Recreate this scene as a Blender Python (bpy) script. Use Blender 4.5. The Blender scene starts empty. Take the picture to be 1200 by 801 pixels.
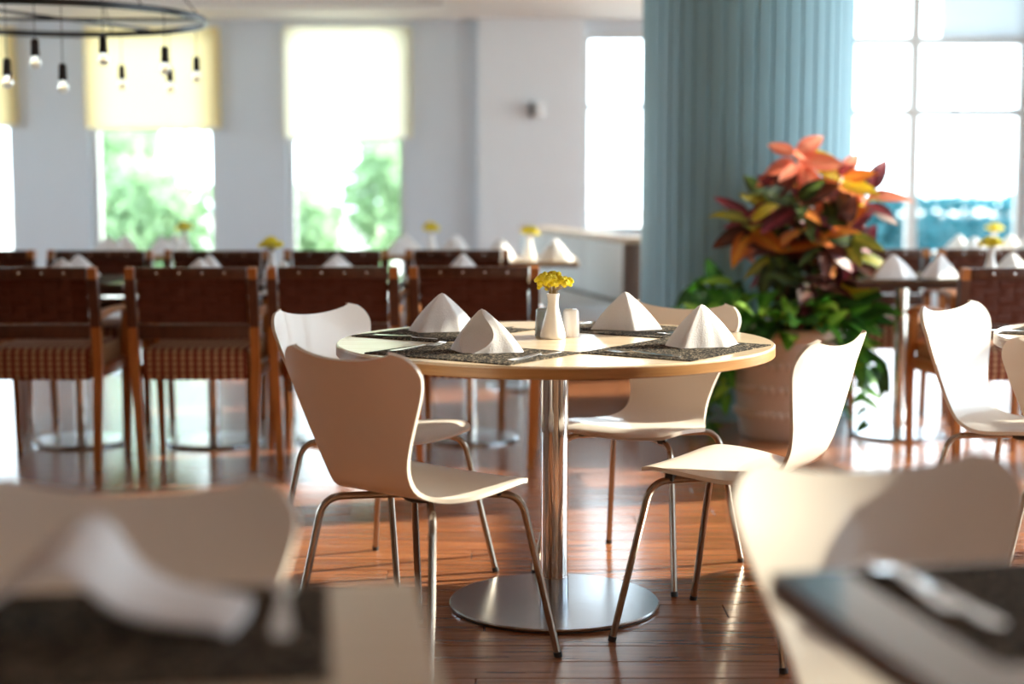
import bpy, bmesh, math, random
import numpy as np
from mathutils import Vector, Matrix, Euler

random.seed(7)
SC = bpy.context.scene
COL = SC.collection
PI = math.pi

# ------------------------------------------------------------------ camera, sky, sun, exposure
cam_d = bpy.data.cameras.new('camera')
cam = bpy.data.objects.new('camera', cam_d)
COL.objects.link(cam)
CAM_H, FPX, PITCH = 1.172, 1788.0, math.radians(5.955)
cam.location = (0, 0, CAM_H)
cam.rotation_euler = (PI / 2 - PITCH, 0, 0)
cam_d.sensor_width = 36.0
cam_d.lens = 36.0 * FPX / 1200.0
cam_d.clip_start = 0.05
cam_d.dof.use_dof = True
cam_d.dof.focus_distance = 4.05
cam_d.dof.aperture_fstop = 1.4
SC.camera = cam

world = bpy.data.worlds.new('world')
SC.world = world
world.use_nodes = True
wn = world.node_tree.nodes
wn['Background'].inputs[0].default_value = (0.80, 0.91, 1.0, 1)
wn['Background'].inputs[1].default_value = 4.5

sun_d = bpy.data.lights.new('sun', 'SUN')
sun_d.energy = 9.5
sun_d.angle = math.radians(0.6)
sun_d.color = (1.0, 0.88, 0.70)
sun = bpy.data.objects.new('sun', sun_d)
COL.objects.link(sun)
SUN_FROM = Vector((0.90, 0.27, 0.385)).normalized()
sun.rotation_euler = SUN_FROM.to_track_quat('Z', 'Y').to_euler()
sun.location = (12, 8, 9)

SC.view_settings.view_transform = 'Standard'
SC.view_settings.look = 'None'
SC.view_settings.exposure = 0.95
SC.view_settings.gamma = 1.0
SC.view_settings.use_curve_mapping = False
SC.cycles.use_denoising = True
SC.cycles.max_bounces = 10
SC.cycles.diffuse_bounces = 6
SC.cycles.glossy_bounces = 4
SC.cycles.transparent_max_bounces = 12
SC.cycles.caustics_reflective = False
SC.cycles.caustics_refractive = False
SC.cycles.sample_clamp_indirect = 8.0

# ------------------------------------------------------------------ pixel helper (direction only; depth from the plane it lies on)
def at(px, py, z=None, y=None):
    u = (px - 600) / FPX
    v = -(py - 400.5) / FPX
    c, s = math.cos(PITCH), math.sin(PITCH)
    d = Vector((u, c + v * s, -s + v * c))
    k = (z - CAM_H) / d.z if z is not None else y / d.y
    return Vector((0, 0, CAM_H)) + d * k

# ------------------------------------------------------------------ materials
def new_mat(name):
    m = bpy.data.materials.new(name)
    m.use_nodes = True
    nt = m.node_tree
    return m, nt, nt.nodes['Principled BSDF'], nt.nodes, nt.links

def rgb(c):
    return (c[0], c[1], c[2], 1.0)

def simple(name, col, rough=0.5, metal=0.0, var=0.0, scale=20.0, bump=0.0, coat=0.0, spec=0.5, stretch=None):
    """plain material with a little procedural variation of colour and relief"""
    m, nt, b, N, L = new_mat(name)
    b.inputs['Roughness'].default_value = rough
    b.inputs['Metallic'].default_value = metal
    b.inputs['Coat Weight'].default_value = coat
    b.inputs['Specular IOR Level'].default_value = spec
    tc = N.new('ShaderNodeTexCoord')
    noise = N.new('ShaderNodeTexNoise')
    noise.inputs['Scale'].default_value = scale
    noise.inputs['Detail'].default_value = 4
    src = tc.outputs['Object']
    if stretch:
        mp = N.new('ShaderNodeMapping')
        mp.inputs['Scale'].default_value = stretch
        L.new(src, mp.inputs[0])
        src = mp.outputs[0]
    L.new(src, noise.inputs['Vector'])
    ramp = N.new('ShaderNodeMixRGB')
    ramp.inputs[1].default_value = rgb([max(0, x * (1 - var)) for x in col])
    ramp.inputs[2].default_value = rgb([min(1, x * (1 + var)) for x in col])
    L.new(noise.outputs['Fac'], ramp.inputs[0])
    L.new(ramp.outputs[0], b.inputs['Base Color'])
    if bump:
        bp = N.new('ShaderNodeBump')
        bp.inputs['Strength'].default_value = bump
        bp.inputs['Distance'].default_value = 0.01
        L.new(noise.outputs['Fac'], bp.inputs['Height'])
        L.new(bp.outputs[0], b.inputs['Normal'])
    return m

def wood(name, c1, c2, rough=0.35, scale=3.0, stretch=(1, 14, 14), use_random=False, attr=None, bump=0.02, coat=0.0, tint=0.25):
    m, nt, b, N, L = new_mat(name)
    b.inputs['Roughness'].default_value = rough
    b.inputs['Coat Weight'].default_value = coat
    b.inputs['Coat Roughness'].default_value = 0.12
    tc = N.new('ShaderNodeTexCoord')
    mp = N.new('ShaderNodeMapping')
    mp.inputs['Scale'].default_value = stretch
    L.new(tc.outputs['Object'], mp.inputs[0])
    rnd = None
    if use_random:
        oi = N.new('ShaderNodeObjectInfo')
        rnd = oi.outputs['Random']
    elif attr:
        at_ = N.new('ShaderNodeAttribute')
        at_.attribute_name = attr
        rnd = at_.outputs['Fac']
    if rnd is not None:
        mul = N.new('ShaderNodeMath'); mul.operation = 'MULTIPLY'; mul.inputs[1].default_value = 57.0
        L.new(rnd, mul.inputs[0])
        cb = N.new('ShaderNodeCombineXYZ')
        L.new(mul.outputs[0], cb.inputs[0]); L.new(mul.outputs[0], cb.inputs[1])
        L.new(cb.outputs[0], mp.inputs['Location'])
    n1 = N.new('ShaderNodeTexNoise')
    n1.inputs['Scale'].default_value = scale
    n1.inputs['Detail'].default_value = 7
    n1.inputs['Roughness'].default_value = 0.62
    n1.inputs['Distortion'].default_value = 0.6
    L.new(mp.outputs[0], n1.inputs['Vector'])
    cr = N.new('ShaderNodeValToRGB')
    cr.color_ramp.elements[0].position = 0.32
    cr.color_ramp.elements[1].position = 0.70
    cr.color_ramp.elements[0].color = rgb(c1)
    cr.color_ramp.elements[1].color = rgb(c2)
    L.new(n1.outputs['Fac'], cr.inputs[0])
    out = cr.outputs[0]
    if rnd is not None:
        hs = N.new('ShaderNodeHueSaturation')
        mr = N.new('ShaderNodeMapRange')
        mr.inputs[3].default_value = 1 - tint
        mr.inputs[4].default_value = 1 + tint
        L.new(rnd, mr.inputs[0])
        L.new(mr.outputs[0], hs.inputs['Value'])
        L.new(out, hs.inputs['Color'])
        out = hs.outputs[0]
    L.new(out, b.inputs['Base Color'])
    if bump:
        bp = N.new('ShaderNodeBump')
        bp.inputs['Strength'].default_value = bump * 10
        bp.inputs['Distance'].default_value = 0.001
        L.new(n1.outputs['Fac'], bp.inputs['Height'])
        L.new(bp.outputs[0], b.inputs['Normal'])
    return m

def glass_pane(name):
    m, nt, b, N, L = new_mat(name)
    N.remove(b)
    tr = N.new('ShaderNodeBsdfTransparent'); tr.inputs[0].default_value = (0.95, 0.98, 0.98, 1)
    gl = N.new('ShaderNodeBsdfGlossy'); gl.inputs['Roughness'].default_value = 0.02
    lw = N.new('ShaderNodeLayerWeight'); lw.inputs[0].default_value = 0.25
    mx = N.new('ShaderNodeMixShader')
    L.new(lw.outputs['Fresnel'], mx.inputs[0])
    L.new(tr.outputs[0], mx.inputs[1]); L.new(gl.outputs[0], mx.inputs[2])
    L.new(mx.outputs[0], N['Material Output'].inputs[0])
    return m

def blind_mat(name, col, trans=0.7):
    m, nt, b, N, L = new_mat(name)
    N.remove(b)
    tc = N.new('ShaderNodeTexCoord')
    wv = N.new('ShaderNodeTexWave'); wv.inputs['Scale'].default_value = 120; wv.bands_direction = 'Z'
    L.new(tc.outputs['Object'], wv.inputs['Vector'])
    mc = N.new('ShaderNodeMixRGB')
    mc.inputs[1].default_value = rgb([c * 0.93 for c in col]); mc.inputs[2].default_value = rgb(col)
    L.new(wv.outputs['Fac'], mc.inputs[0])
    df = N.new('ShaderNodeBsdfDiffuse'); tl = N.new('ShaderNodeBsdfTranslucent')
    L.new(mc.outputs[0], df.inputs[0]); L.new(mc.outputs[0], tl.inputs[0])
    mx = N.new('ShaderNodeMixShader'); mx.inputs[0].default_value = trans
    L.new(df.outputs[0], mx.inputs[1]); L.new(tl.outputs[0], mx.inputs[2])
    L.new(mx.outputs[0], N['Material Output'].inputs[0])
    return m

def leaf_mat(name, c_edge, c_mid, rough=0.5, trans=0.38):
    """leaf with lighter veins: a band along the midrib plus side veins"""
    m, nt, b, N, L = new_mat(name)
    tc = N.new('ShaderNodeTexCoord')
    sx = N.new('ShaderNodeSeparateXYZ')
    L.new(tc.outputs['Object'], sx.inputs[0])
    ab = N.new('ShaderNodeMath'); ab.operation = 'ABSOLUTE'
    L.new(sx.outputs[0], ab.inputs[0])
    ns = N.new('ShaderNodeTexNoise'); ns.inputs['Scale'].default_value = 45; ns.inputs['Detail'].default_value = 3
    L.new(tc.outputs['Object'], ns.inputs['Vector'])
    mr = N.new('ShaderNodeMapRange'); mr.inputs[1].default_value = 0.0; mr.inputs[2].default_value = 0.022
    mr.inputs[3].default_value = 1.0; mr.inputs[4].default_value = 0.0
    L.new(ab.outputs[0], mr.inputs[0])
    ml = N.new('ShaderNodeMath'); ml.operation = 'MULTIPLY'
    L.new(mr.outputs[0], ml.inputs[0]); L.new(ns.outputs['Fac'], ml.inputs[1])
    ml2 = N.new('ShaderNodeMath'); ml2.operation = 'MULTIPLY'; ml2.inputs[1].default_value = 1.7; ml2.use_clamp = True
    L.new(ml.outputs[0], ml2.inputs[0])
    mc = N.new('ShaderNodeMixRGB')
    mc.inputs[1].default_value = rgb(c_edge); mc.inputs[2].default_value = rgb(c_mid)
    L.new(ml2.outputs[0], mc.inputs[0])
    L.new(mc.outputs[0], b.inputs['Base Color'])
    b.inputs['Roughness'].default_value = rough
    tl = N.new('ShaderNodeBsdfTranslucent'); L.new(mc.outputs[0], tl.inputs[0])
    mx = N.new('ShaderNodeMixShader'); mx.inputs[0].default_value = trans
    L.new(b.outputs[0], mx.inputs[1]); L.new(tl.outputs[0], mx.inputs[2])
    L.new(mx.outputs[0], N['Material Output'].inputs[0])
    return m

M = {}
M['wall'] = simple('white_paint', (0.74, 0.76, 0.78), 0.75, var=0.02, scale=6)
M['wall_cool'] = simple('cool_white_paint', (0.68, 0.755, 0.83), 0.75, var=0.02, scale=6)
M['wall_pier'] = simple('painted_sunlit_white', (0.80, 0.85, 0.90), 0.75, var=0.02, scale=6)  # wall white made lighter: sun on the pier is put into the colour
M['wall_warm'] = simple('warm_paint', (0.76, 0.62, 0.50), 0.75, var=0.02, scale=6)
M['ceiling'] = simple('ceiling_paint', (0.82, 0.82, 0.81), 0.8, var=0.01, scale=5)
M['timber'] = wood('warm_timber_cladding', (0.42, 0.24, 0.13), (0.55, 0.34, 0.2), rough=0.5, scale=2, stretch=(8, 8, 1))
M['frame_white'] = simple('white_window_frame', (0.72, 0.75, 0.76), 0.4, var=0.02)
M['glass'] = glass_pane('window_glass')
M['blind'] = blind_mat('cream_blind_fabric', (0.93, 0.74, 0.40), 0.75)
M['blind_backlit'] = blind_mat('painted_backlit_fabric', (0.98, 0.90, 0.68), 0.9)  # cream fabric whitened: strong backlight is put into the colour
M['blind_grey'] = blind_mat('grey_blind_fabric', (0.55, 0.60, 0.64), 0.5)
M['shell'] = simple('cream_white_lacquer', (0.83, 0.765, 0.685), 0.32, var=0.015, scale=4, coat=0.25)
M['shell_edge'] = simple('plywood_edge', (0.72, 0.65, 0.56), 0.5, var=0.1, scale=60)
M['steel_leg'] = simple('satin_steel', (0.36, 0.315, 0.27), 0.22, metal=1.0, var=0.05, scale=30)
M['chrome'] = simple('polished_chrome', (0.68, 0.67, 0.66), 0.07, metal=1.0, var=0.02, scale=8)
M['steel_base'] = simple('brushed_steel', (0.46, 0.49, 0.53), 0.24, metal=1.0, var=0.12, scale=14, stretch=(1, 6, 1))
M['rubber'] = simple('black_rubber', (0.02, 0.02, 0.02), 0.6, var=0.1)
M['top'] = wood('beech_laminate_top', (0.66, 0.50, 0.33), (0.78, 0.64, 0.46), rough=0.22, scale=2.0, stretch=(2, 16, 2), coat=0.3)
M['edge'] = wood('beech_edge', (0.30, 0.14, 0.045), (0.46, 0.24, 0.085), rough=0.35, scale=2.0, stretch=(2, 2, 40))
M['top_dark'] = wood('dark_laminate_top', (0.10, 0.045, 0.022), (0.17, 0.085, 0.045), rough=0.13, scale=2.0, stretch=(2, 16, 2), coat=0.6)
M['edge_dark'] = wood('dark_edge', (0.035, 0.016, 0.009), (0.06, 0.03, 0.018), rough=0.35, scale=2.0, stretch=(2, 2, 40))
M['mat'] = None
M['linen'] = simple('white_linen', (0.86, 0.86, 0.88), 0.85, var=0.03, scale=220, bump=0.12)
M['porcelain'] = simple('white_porcelain', (0.86, 0.85, 0.85), 0.12, var=0.01)
M['pepper'] = simple('painted_shade_porcelain', (0.38, 0.46, 0.52), 0.15, var=0.05)  # white porcelain greyed: shade behind the vase is put into the colour
M['cutlery'] = simple('cutlery_steel', (0.72, 0.73, 0.75), 0.14, metal=1.0, var=0.03)
M['yellow'] = simple('yellow_petals', (1.0, 0.74, 0.02), 0.6, var=0.25, scale=90, bump=0.3)
M['stem_green'] = simple('dry_stem', (0.38, 0.26, 0.10), 0.7, var=0.2)
M['walnut'] = wood('dark_walnut', (0.050, 0.016, 0.008), (0.095, 0.032, 0.015), rough=0.35, scale=3, stretch=(10, 10, 1))
M['amber'] = wood('amber_wood', (0.32, 0.105, 0.022), (0.46, 0.17, 0.04), rough=0.35, scale=3, stretch=(12, 12, 1.5))
M['leather'] = simple('brown_woven_leather', (0.085, 0.024, 0.013), 0.62, var=0.25, scale=60, bump=0.1, spec=0.25)
M['stud'] = simple('nickel_stud', (0.8, 0.8, 0.8), 0.08, metal=1.0, var=0.02)
M['column'] = simple('blue_grey_column_paint', (0.22, 0.41, 0.50), 0.5, var=0.05, scale=3, stretch=(8, 8, 0.6))
M['planter'] = simple('off_white_clay', (0.68, 0.60, 0.54), 0.65, var=0.08, scale=9, bump=0.1)
M['soil'] = simple('soil', (0.05, 0.035, 0.025), 0.9, var=0.4, scale=60, bump=0.6)
M['bark'] = simple('plant_bark', (0.16, 0.11, 0.07), 0.8, var=0.3, scale=50, bump=0.3)
M['black_metal'] = simple('black_iron', (0.016, 0.016, 0.018), 0.32, metal=0.4, var=0.2, scale=12)
M['bench_fabric'] = simple('pale_grey_upholstery', (0.62, 0.66, 0.68), 0.7, var=0.04, scale=80, bump=0.1)
M['bench_wood'] = wood('brown_bench_wood', (0.085, 0.040, 0.024), (0.14, 0.07, 0.04), rough=0.4, scale=3, stretch=(10, 10, 1.5))
M['bench_cap'] = wood('light_bench_cap', (0.46, 0.34, 0.24), (0.58, 0.46, 0.34), rough=0.4, scale=3, stretch=(1, 10, 10))
M['white_plastic'] = simple('white_plastic', (0.75, 0.75, 0.75), 0.4, var=0.02)
M['dark_plastic'] = simple('dark_plastic', (0.08, 0.09, 0.10), 0.4, var=0.05)
M['paving'] = simple('pale_paving', (0.62, 0.60, 0.56), 0.8, var=0.08, scale=3)
M['leaf_out'] = leaf_mat('garden_leaves', (0.26, 0.40, 0.22), (0.42, 0.58, 0.36), 0.5, 0.4)
M['leaf_hedge'] = leaf_mat('hedge_leaves', (0.02, 0.15, 0.19), (0.06, 0.29, 0.34), 0.5, 0.3)
M['trunk'] = simple('tree_trunk', (0.20, 0.15, 0.11), 0.9, var=0.3, scale=14, bump=0.4)
M['floor_base'] = simple('subfloor', (0.06, 0.03, 0.02), 0.8, var=0.1)
FC1, FC2 = (0.190, 0.062, 0.025), (0.400, 0.160, 0.070)
M['plank'] = wood('brown_floor_plank', FC1, FC2, rough=0.25, scale=2.6, stretch=(1.0, 16, 4), use_random=True, bump=0.012, coat=0.25, tint=0.16)
M['plank_far'] = wood('brown_floor_planks_joined', FC1, FC2, rough=0.25, scale=2.6, stretch=(1.0, 16, 4), attr='rnd', bump=0.012, coat=0.25, tint=0.16)

def weave_mat(name, c1, c2):
    m, nt, b, N, L = new_mat(name)
    tc = N.new('ShaderNodeTexCoord')
    w1 = N.new('ShaderNodeTexWave'); w1.inputs['Scale'].default_value = 46; w1.bands_direction = 'X'
    w2 = N.new('ShaderNodeTexWave'); w2.inputs['Scale'].default_value = 46; w2.bands_direction = 'Y'
    ns = N.new('ShaderNodeTexNoise'); ns.inputs['Scale'].default_value = 190; ns.inputs['Detail'].default_value = 2
    for q in (w1, w2, ns):
        L.new(tc.outputs['Object'], q.inputs['Vector'])
    ml = N.new('ShaderNodeMath'); ml.operation = 'MULTIPLY'
    L.new(w1.outputs['Fac'], ml.inputs[0]); L.new(w2.outputs['Fac'], ml.inputs[1])
    ad = N.new('ShaderNodeMath'); ad.operation = 'MULTIPLY'
    L.new(ml.outputs[0], ad.inputs[0]); L.new(ns.outputs['Fac'], ad.inputs[1])
    cr = N.new('ShaderNodeValToRGB')
    cr.color_ramp.elements[0].position = 0.52; cr.color_ramp.elements[1].position = 0.70
    cr.color_ramp.elements[0].color = rgb(c1); cr.color_ramp.elements[1].color = rgb(c2)
    L.new(ns.outputs['Fac'], cr.inputs[0]); L.new(cr.outputs[0], b.inputs['Base Color'])
    bp = N.new('ShaderNodeBump'); bp.inputs['Strength'].default_value = 0.5; bp.inputs['Distance'].default_value = 0.002
    L.new(ml.outputs[0], bp.inputs['Height']); L.new(bp.outputs[0], b.inputs['Normal'])
    b.inputs['Roughness'].default_value = 0.85
    b.inputs['Specular IOR Level'].default_value = 0.12
    return m
M['mat'] = weave_mat('black_woven_vinyl', (0.008, 0.007, 0.007), (0.40, 0.32, 0.23))

def stripe_mat(name):
    m, nt, b, N, L = new_mat(name)
    tc = N.new('ShaderNodeTexCoord')
    w1 = N.new('ShaderNodeTexWave'); w1.inputs['Scale'].default_value = 9.4; w1.bands_direction = 'X'
    w2 = N.new('ShaderNodeTexWave'); w2.inputs['Scale'].default_value = 26; w2.bands_direction = 'DIAGONAL'
    mp = N.new('ShaderNodeMapping'); mp.inputs['Scale'].default_value = (0, 1, 1)
    L.new(tc.outputs['Object'], w1.inputs['Vector']); L.new(tc.outputs['Object'], mp.inputs[0])
    L.new(mp.outputs[0], w2.inputs['Vector'])
    cr = N.new('ShaderNodeValToRGB'); cr.color_ramp.elements[0].position = 0.45; cr.color_ramp.elements[1].position = 0.62
    cr.color_ramp.elements[0].color = (0, 0, 0, 1)
    L.new(w1.outputs['Fac'], cr.inputs[0])
    dash = N.new('ShaderNodeMixRGB'); dash.inputs[1].default_value = rgb((0.22, 0.085, 0.03)); dash.inputs[2].default_value = rgb((0.50, 0.31, 0.17))
    L.new(w2.outputs['Fac'], dash.inputs[0])
    mc = N.new('ShaderNodeMixRGB'); mc.inputs[1].default_value = rgb((0.16, 0.030, 0.012))
    L.new(cr.outputs[0], mc.inputs[0]); L.new(dash.outputs[0], mc.inputs[2])
    L.new(mc.outputs[0], b.inputs['Base Color'])
    b.inputs['Roughness'].default_value = 0.8
    return m
M['stripe'] = stripe_mat('striped_seat_fabric')

def bulb_glass():
    m, nt, b, N, L = new_mat('bulb_glass')
    b.inputs['Base Color'].default_value = (1, 0.97, 0.92, 1)
    b.inputs['Roughness'].default_value = 0.02
    b.inputs['Transmission Weight'].default_value = 1.0
    b.inputs['IOR'].default_value = 1.2
    return m
M['bulb'] = bulb_glass()
def filament():
    m, nt, b, N, L = new_mat('warm_filament')
    b.inputs['Base Color'].default_value = (0.9, 0.45, 0.12, 1)
    b.inputs['Emission Color'].default_value = (1.0, 0.55, 0.2, 1)
    b.inputs['Emission Strength'].default_value = 0.6
    return m
M['filament'] = filament()

# ------------------------------------------------------------------ mesh helpers
class MB:
    """collects shapes, builds ONE mesh"""
    def __init__(self):
        self.v, self.f, self.mi = [], [], []
    def add(self, verts, faces, mi=0):
        o = len(self.v)
        self.v.extend([tuple(p) for p in verts])
        for f in faces:
            self.f.append(tuple(i + o for i in f)); self.mi.append(mi)
        return self
    def box(self, x0, x1, y0, y1, z0, z1, mi=0):
        v = [(x, y, z) for z in (z0, z1) for y in (y0, y1) for x in (x0, x1)]
        f = [(0, 2, 3, 1), (4, 5, 7, 6), (0, 1, 5, 4), (2, 6, 7, 3), (0, 4, 6, 2), (1, 3, 7, 5)]
        return self.add(v, f, mi)
    def bbox(self, x0, x1, y0, y1, z0, z1, b=0.005, seg=2, mi=0):
        bm = bmesh.new()
        bmesh.ops.create_cube(bm, size=1.0)
        for q in bm.verts:
            q.co = Vector(((x0 + x1) / 2 + q.co.x * (x1 - x0), (y0 + y1) / 2 + q.co.y * (y1 - y0), (z0 + z1) / 2 + q.co.z * (z1 - z0)))
        bmesh.ops.bevel(bm, geom=list(bm.edges), offset=b, segments=seg, profile=0.5, affect='EDGES')
        bm.verts.index_update()
        v = [q.co.copy() for q in bm.verts]
        f = [[q.index for q in fc.verts] for fc in bm.faces]
        bm.free()
        return self.add(v, f, mi)
    def lathe(self, prof, n=32, c=(0, 0), mi=0):
        v, f = [], []
        for (r, z) in prof:
            for k in range(n):
                a = 2 * PI * k / n
                v.append((c[0] + r * math.cos(a), c[1] + r * math.sin(a), z))
        m = len(prof)
        for i in range(m - 1):
            for k in range(n):
                k2 = (k + 1) % n
                f.append((i * n + k, i * n + k2, (i + 1) * n + k2, (i + 1) * n + k))
        if prof[0][0] > 1e-6: f.append(tuple(reversed(range(n))))
        if prof[-1][0] > 1e-6: f.append(tuple((m - 1) * n + k for k in range(n)))
        return self.add(v, f, mi)
    def tube(self, path, r, n=10, sx=1.0, sy=1.0, up=None, phase=0.0, mi=0):
        path = [Vector(p) for p in path]
        rs = r if isinstance(r, (list, tuple)) else [r] * len(path)
        v, f = [], []
        nrm = None
        for i, p in enumerate(path):
            t = (path[min(i + 1, len(path) - 1)] - path[max(i - 1, 0)]).normalized()
            if nrm is None:
                ref = Vector(up) if up else (Vector((0, 0, 1)) if abs(t.z) < 0.9 else Vector((1, 0, 0)))
                nrm = (ref - t * ref.dot(t)).normalized()
            else:
                nrm = (nrm - t * nrm.dot(t)).normalized()
            bn = t.cross(nrm)
            for k in range(n):
                a = 2 * PI * k / n + phase
                v.append(p + nrm * (math.cos(a) * rs[i] * sx) + bn * (math.sin(a) * rs[i] * sy))
        for i in range(len(path) - 1):
            for k in range(n):
                k2 = (k + 1) % n
                f.append((i * n + k, i * n + k2, (i + 1) * n + k2, (i + 1) * n + k))
        f.append(tuple(reversed(range(n))))
        f.append(tuple((len(path) - 1) * n + k for k in range(n)))
        return self.add(v, f, mi)
    def ball(self, c, r, nu=8, nv=6, sz=1.0, mi=0):
        prof = [(max(r * math.sin(PI * i / nv), 0.0), c[2] - r * sz * math.cos(PI * i / nv)) for i in range(nv + 1)]
        prof[0] = (r * 0.02, prof[0][1]); prof[-1] = (r * 0.02, prof[-1][1])
        return self.lathe(prof, nu, (c[0], c[1]), mi)
    def mesh(self, name, mats, smooth=True, angle=35):
        me = bpy.data.meshes.new(name)
        me.from_pydata(self.v, [], self.f)
        mats = mats if isinstance(mats, (list, tuple)) else [mats]
        for m in mats: me.materials.append(m)
        if len(mats) > 1:
            me.polygons.foreach_set('material_index', self.mi)
        bm = bmesh.new(); bm.from_mesh(me)
        bmesh.ops.recalc_face_normals(bm, faces=list(bm.faces))
        bm.to_mesh(me); bm.free()
        if smooth:
            me.polygons.foreach_set('use_smooth', [True] * len(me.polygons))
            me.set_sharp_from_angle(angle=math.radians(angle))
        me.update()
        return me

def bez(pts, n=12, r=0.05):
    """polyline with rounded corners"""
    pts = [Vector(p) for p in pts]
    out = [pts[0]]
    for i in range(1, len(pts) - 1):
        a, b, c = pts[i - 1], pts[i], pts[i + 1]
        d1 = (a - b); d2 = (c - b)
        rr = min(r, d1.length * 0.49, d2.length * 0.49)
        p0 = b + d1.normalized() * rr; p2 = b + d2.normalized() * rr
        for k in range(n + 1):
            t = k / n
            out.append(p0 * (1 - t) ** 2 + b * (2 * t * (1 - t)) + p2 * t * t)
    out.append(pts[-1])
    return out

def link(name, me, parent=None, loc=(0, 0, 0), rot=(0, 0, 0), sc=(1, 1, 1)):
    o = bpy.data.objects.new(name, me)
    COL.objects.link(o)
    o.parent = parent
    o.location = loc; o.rotation_euler = rot; o.scale = sc
    return o

def tag(o, label, cat, group=None, kind=None):
    if label: o['label'] = label
    if cat: o['category'] = cat
    if group: o['group'] = group
    if kind: o['kind'] = kind
    return o

def thing(name, label, cat, loc=(0, 0, 0), rz=0.0, group=None):
    o = bpy.data.objects.new(name, None)
    COL.objects.link(o)
    o.empty_display_size = 0.1
    o.location = loc; o.rotation_euler = (0, 0, rz)
    return tag(o, label, cat, group)

def copy_tree(root, loc, rz, label=None):
    kids = {}
    for o in COL.objects:
        if o.parent: kids.setdefault(o.parent, []).append(o)
    def rec(o, par):
        c = o.copy(); COL.objects.link(c); c.parent = par
        for ch in kids.get(o, []): rec(ch, c)
        return c
    r = rec(root, None)
    r.location = loc
    r.rotation_euler = (0, 0, rz)
    if label: r['label'] = label
    return r

def struct(name, me, label=None, parent=None):
    o = link(name, me, parent)
    if parent is None:
        o['kind'] = 'structure'
    if label: o['label'] = label
    return o

def ang(d):
    """rotation that turns local +Y to direction d"""
    return math.atan2(-d[0], d[1])

# ------------------------------------------------------------------ room shell
YB, XL, XR, YF = 13.0, -7.0, 4.4, -3.0
ZC, ZL = 2.92, 2.53

fl = MB().box(XL, XR, YF, YB + 0.3, -0.10, -0.012).mesh('floor', M['floor_base'], smooth=False)
floor = struct('floor', fl, 'glossy reddish brown wood plank floor')

# planks: the 300 that show largest as parts, the rest one joined part
PW, PLN, GAP = 0.128, 1.30, 0.0014
prng = random.Random(3)
planks = []
nrow = int((YB - YF) / PW) + 1
for r in range(nrow):
    y = YF + r * PW
    x = XL - prng.random() * PLN
    while x < XR:
        planks.append((x, y)); x += PLN
def screen_area(x, y):
    cx, cy = x + PLN / 2, y + PW / 2
    if cy < 2.6: return -1
    k = FPX / cy
    px = 600 + cx * k
    x0 = max(0, 600 + x * k); x1 = min(1200, 600 + (x + PLN) * k)
    py = 400.5 + FPX * math.tan(math.atan2(CAM_H, cy) - PITCH)
    if x1 <= x0 or py > 830 or x < XL or x + PLN > XR: return -1
    return (x1 - x0) * k * PW * CAM_H / cy
ranked = sorted(range(len(planks)), key=lambda i: -screen_area(*planks[i]))
near = set(i for i in ranked[:300] if screen_area(*planks[i]) > 0)
pm = MB().bbox(GAP, PLN - GAP, GAP, PW - GAP, -0.012, 0.0, b=0.0016, seg=1).mesh('plank', M['plank'], smooth=False)
for i in sorted(near):
    link('plank', pm, floor, (planks[i][0], planks[i][1], 0))
mb = MB(); rv = []
for i, (x, y) in enumerate(planks):
    if i in near: continue
    x0, x1 = max(x + GAP, XL), min(x + PLN - GAP, XR)
    y1 = min(y + PW - GAP, YB)
    if x1 - x0 < 0.02 or y1 - y < 0.02: continue
    mb.box(x0, x1, y + GAP, y1, -0.012, 0.0); rv.append(prng.random())
me = mb.mesh('planks_joined', M['plank_far'], smooth=False)
a_ = me.attributes.new('rnd', 'FLOAT', 'FACE')
a_.data.foreach_set('value', np.repeat(np.array(rv, dtype=np.float32), 6)[:len(me.polygons)])
o = link('floor_planks', me, floor); o['kind'] = 'stuff'

# back wall with window openings: (x0, x1, z0, z1)
W = [(-5.36, -4.235, 0.12, 2.50), (-3.575, -2.515, 0.12, 2.50), (-1.905, -0.905, 0.12, 2.50), (0.605, 2.02, 0.75, 2.425), (2.10, 4.36, 0.20, 2.90)]
def wall_with_holes(a0, a1, holes, top, put, th):
    mb = MB()
    cur = a0
    for (h0, h1, z0, z1) in holes:
        if h0 > cur: put(mb, cur, h0, 0, top)
        if z0 > 0.001: put(mb, h0, h1, 0, z0)
        if z1 < top - 0.001: put(mb, h0, h1, z1, top)
        cur = h1
    if cur < a1: put(mb, cur, a1, 0, top)
    return mb
wb = wall_with_holes(XL, XR, W, ZC, lambda m, a, b, z0, z1: m.box(a, b, YB, YB + 0.26, z0, z1), 0.26)
struct('wall_back', wb.mesh('wall_back', M['wall_cool'], smooth=False), 'white painted back wall with tall window openings')
pl = at(560, 30, y=12.88).x
struct('wall_pier', MB().bbox(pl, 0.600, 12.88, YB, 0, ZL, b=0.006).mesh('wall_pier', M['wall_pier'], smooth=False), 'white projecting wall pier beside the bench')

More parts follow.
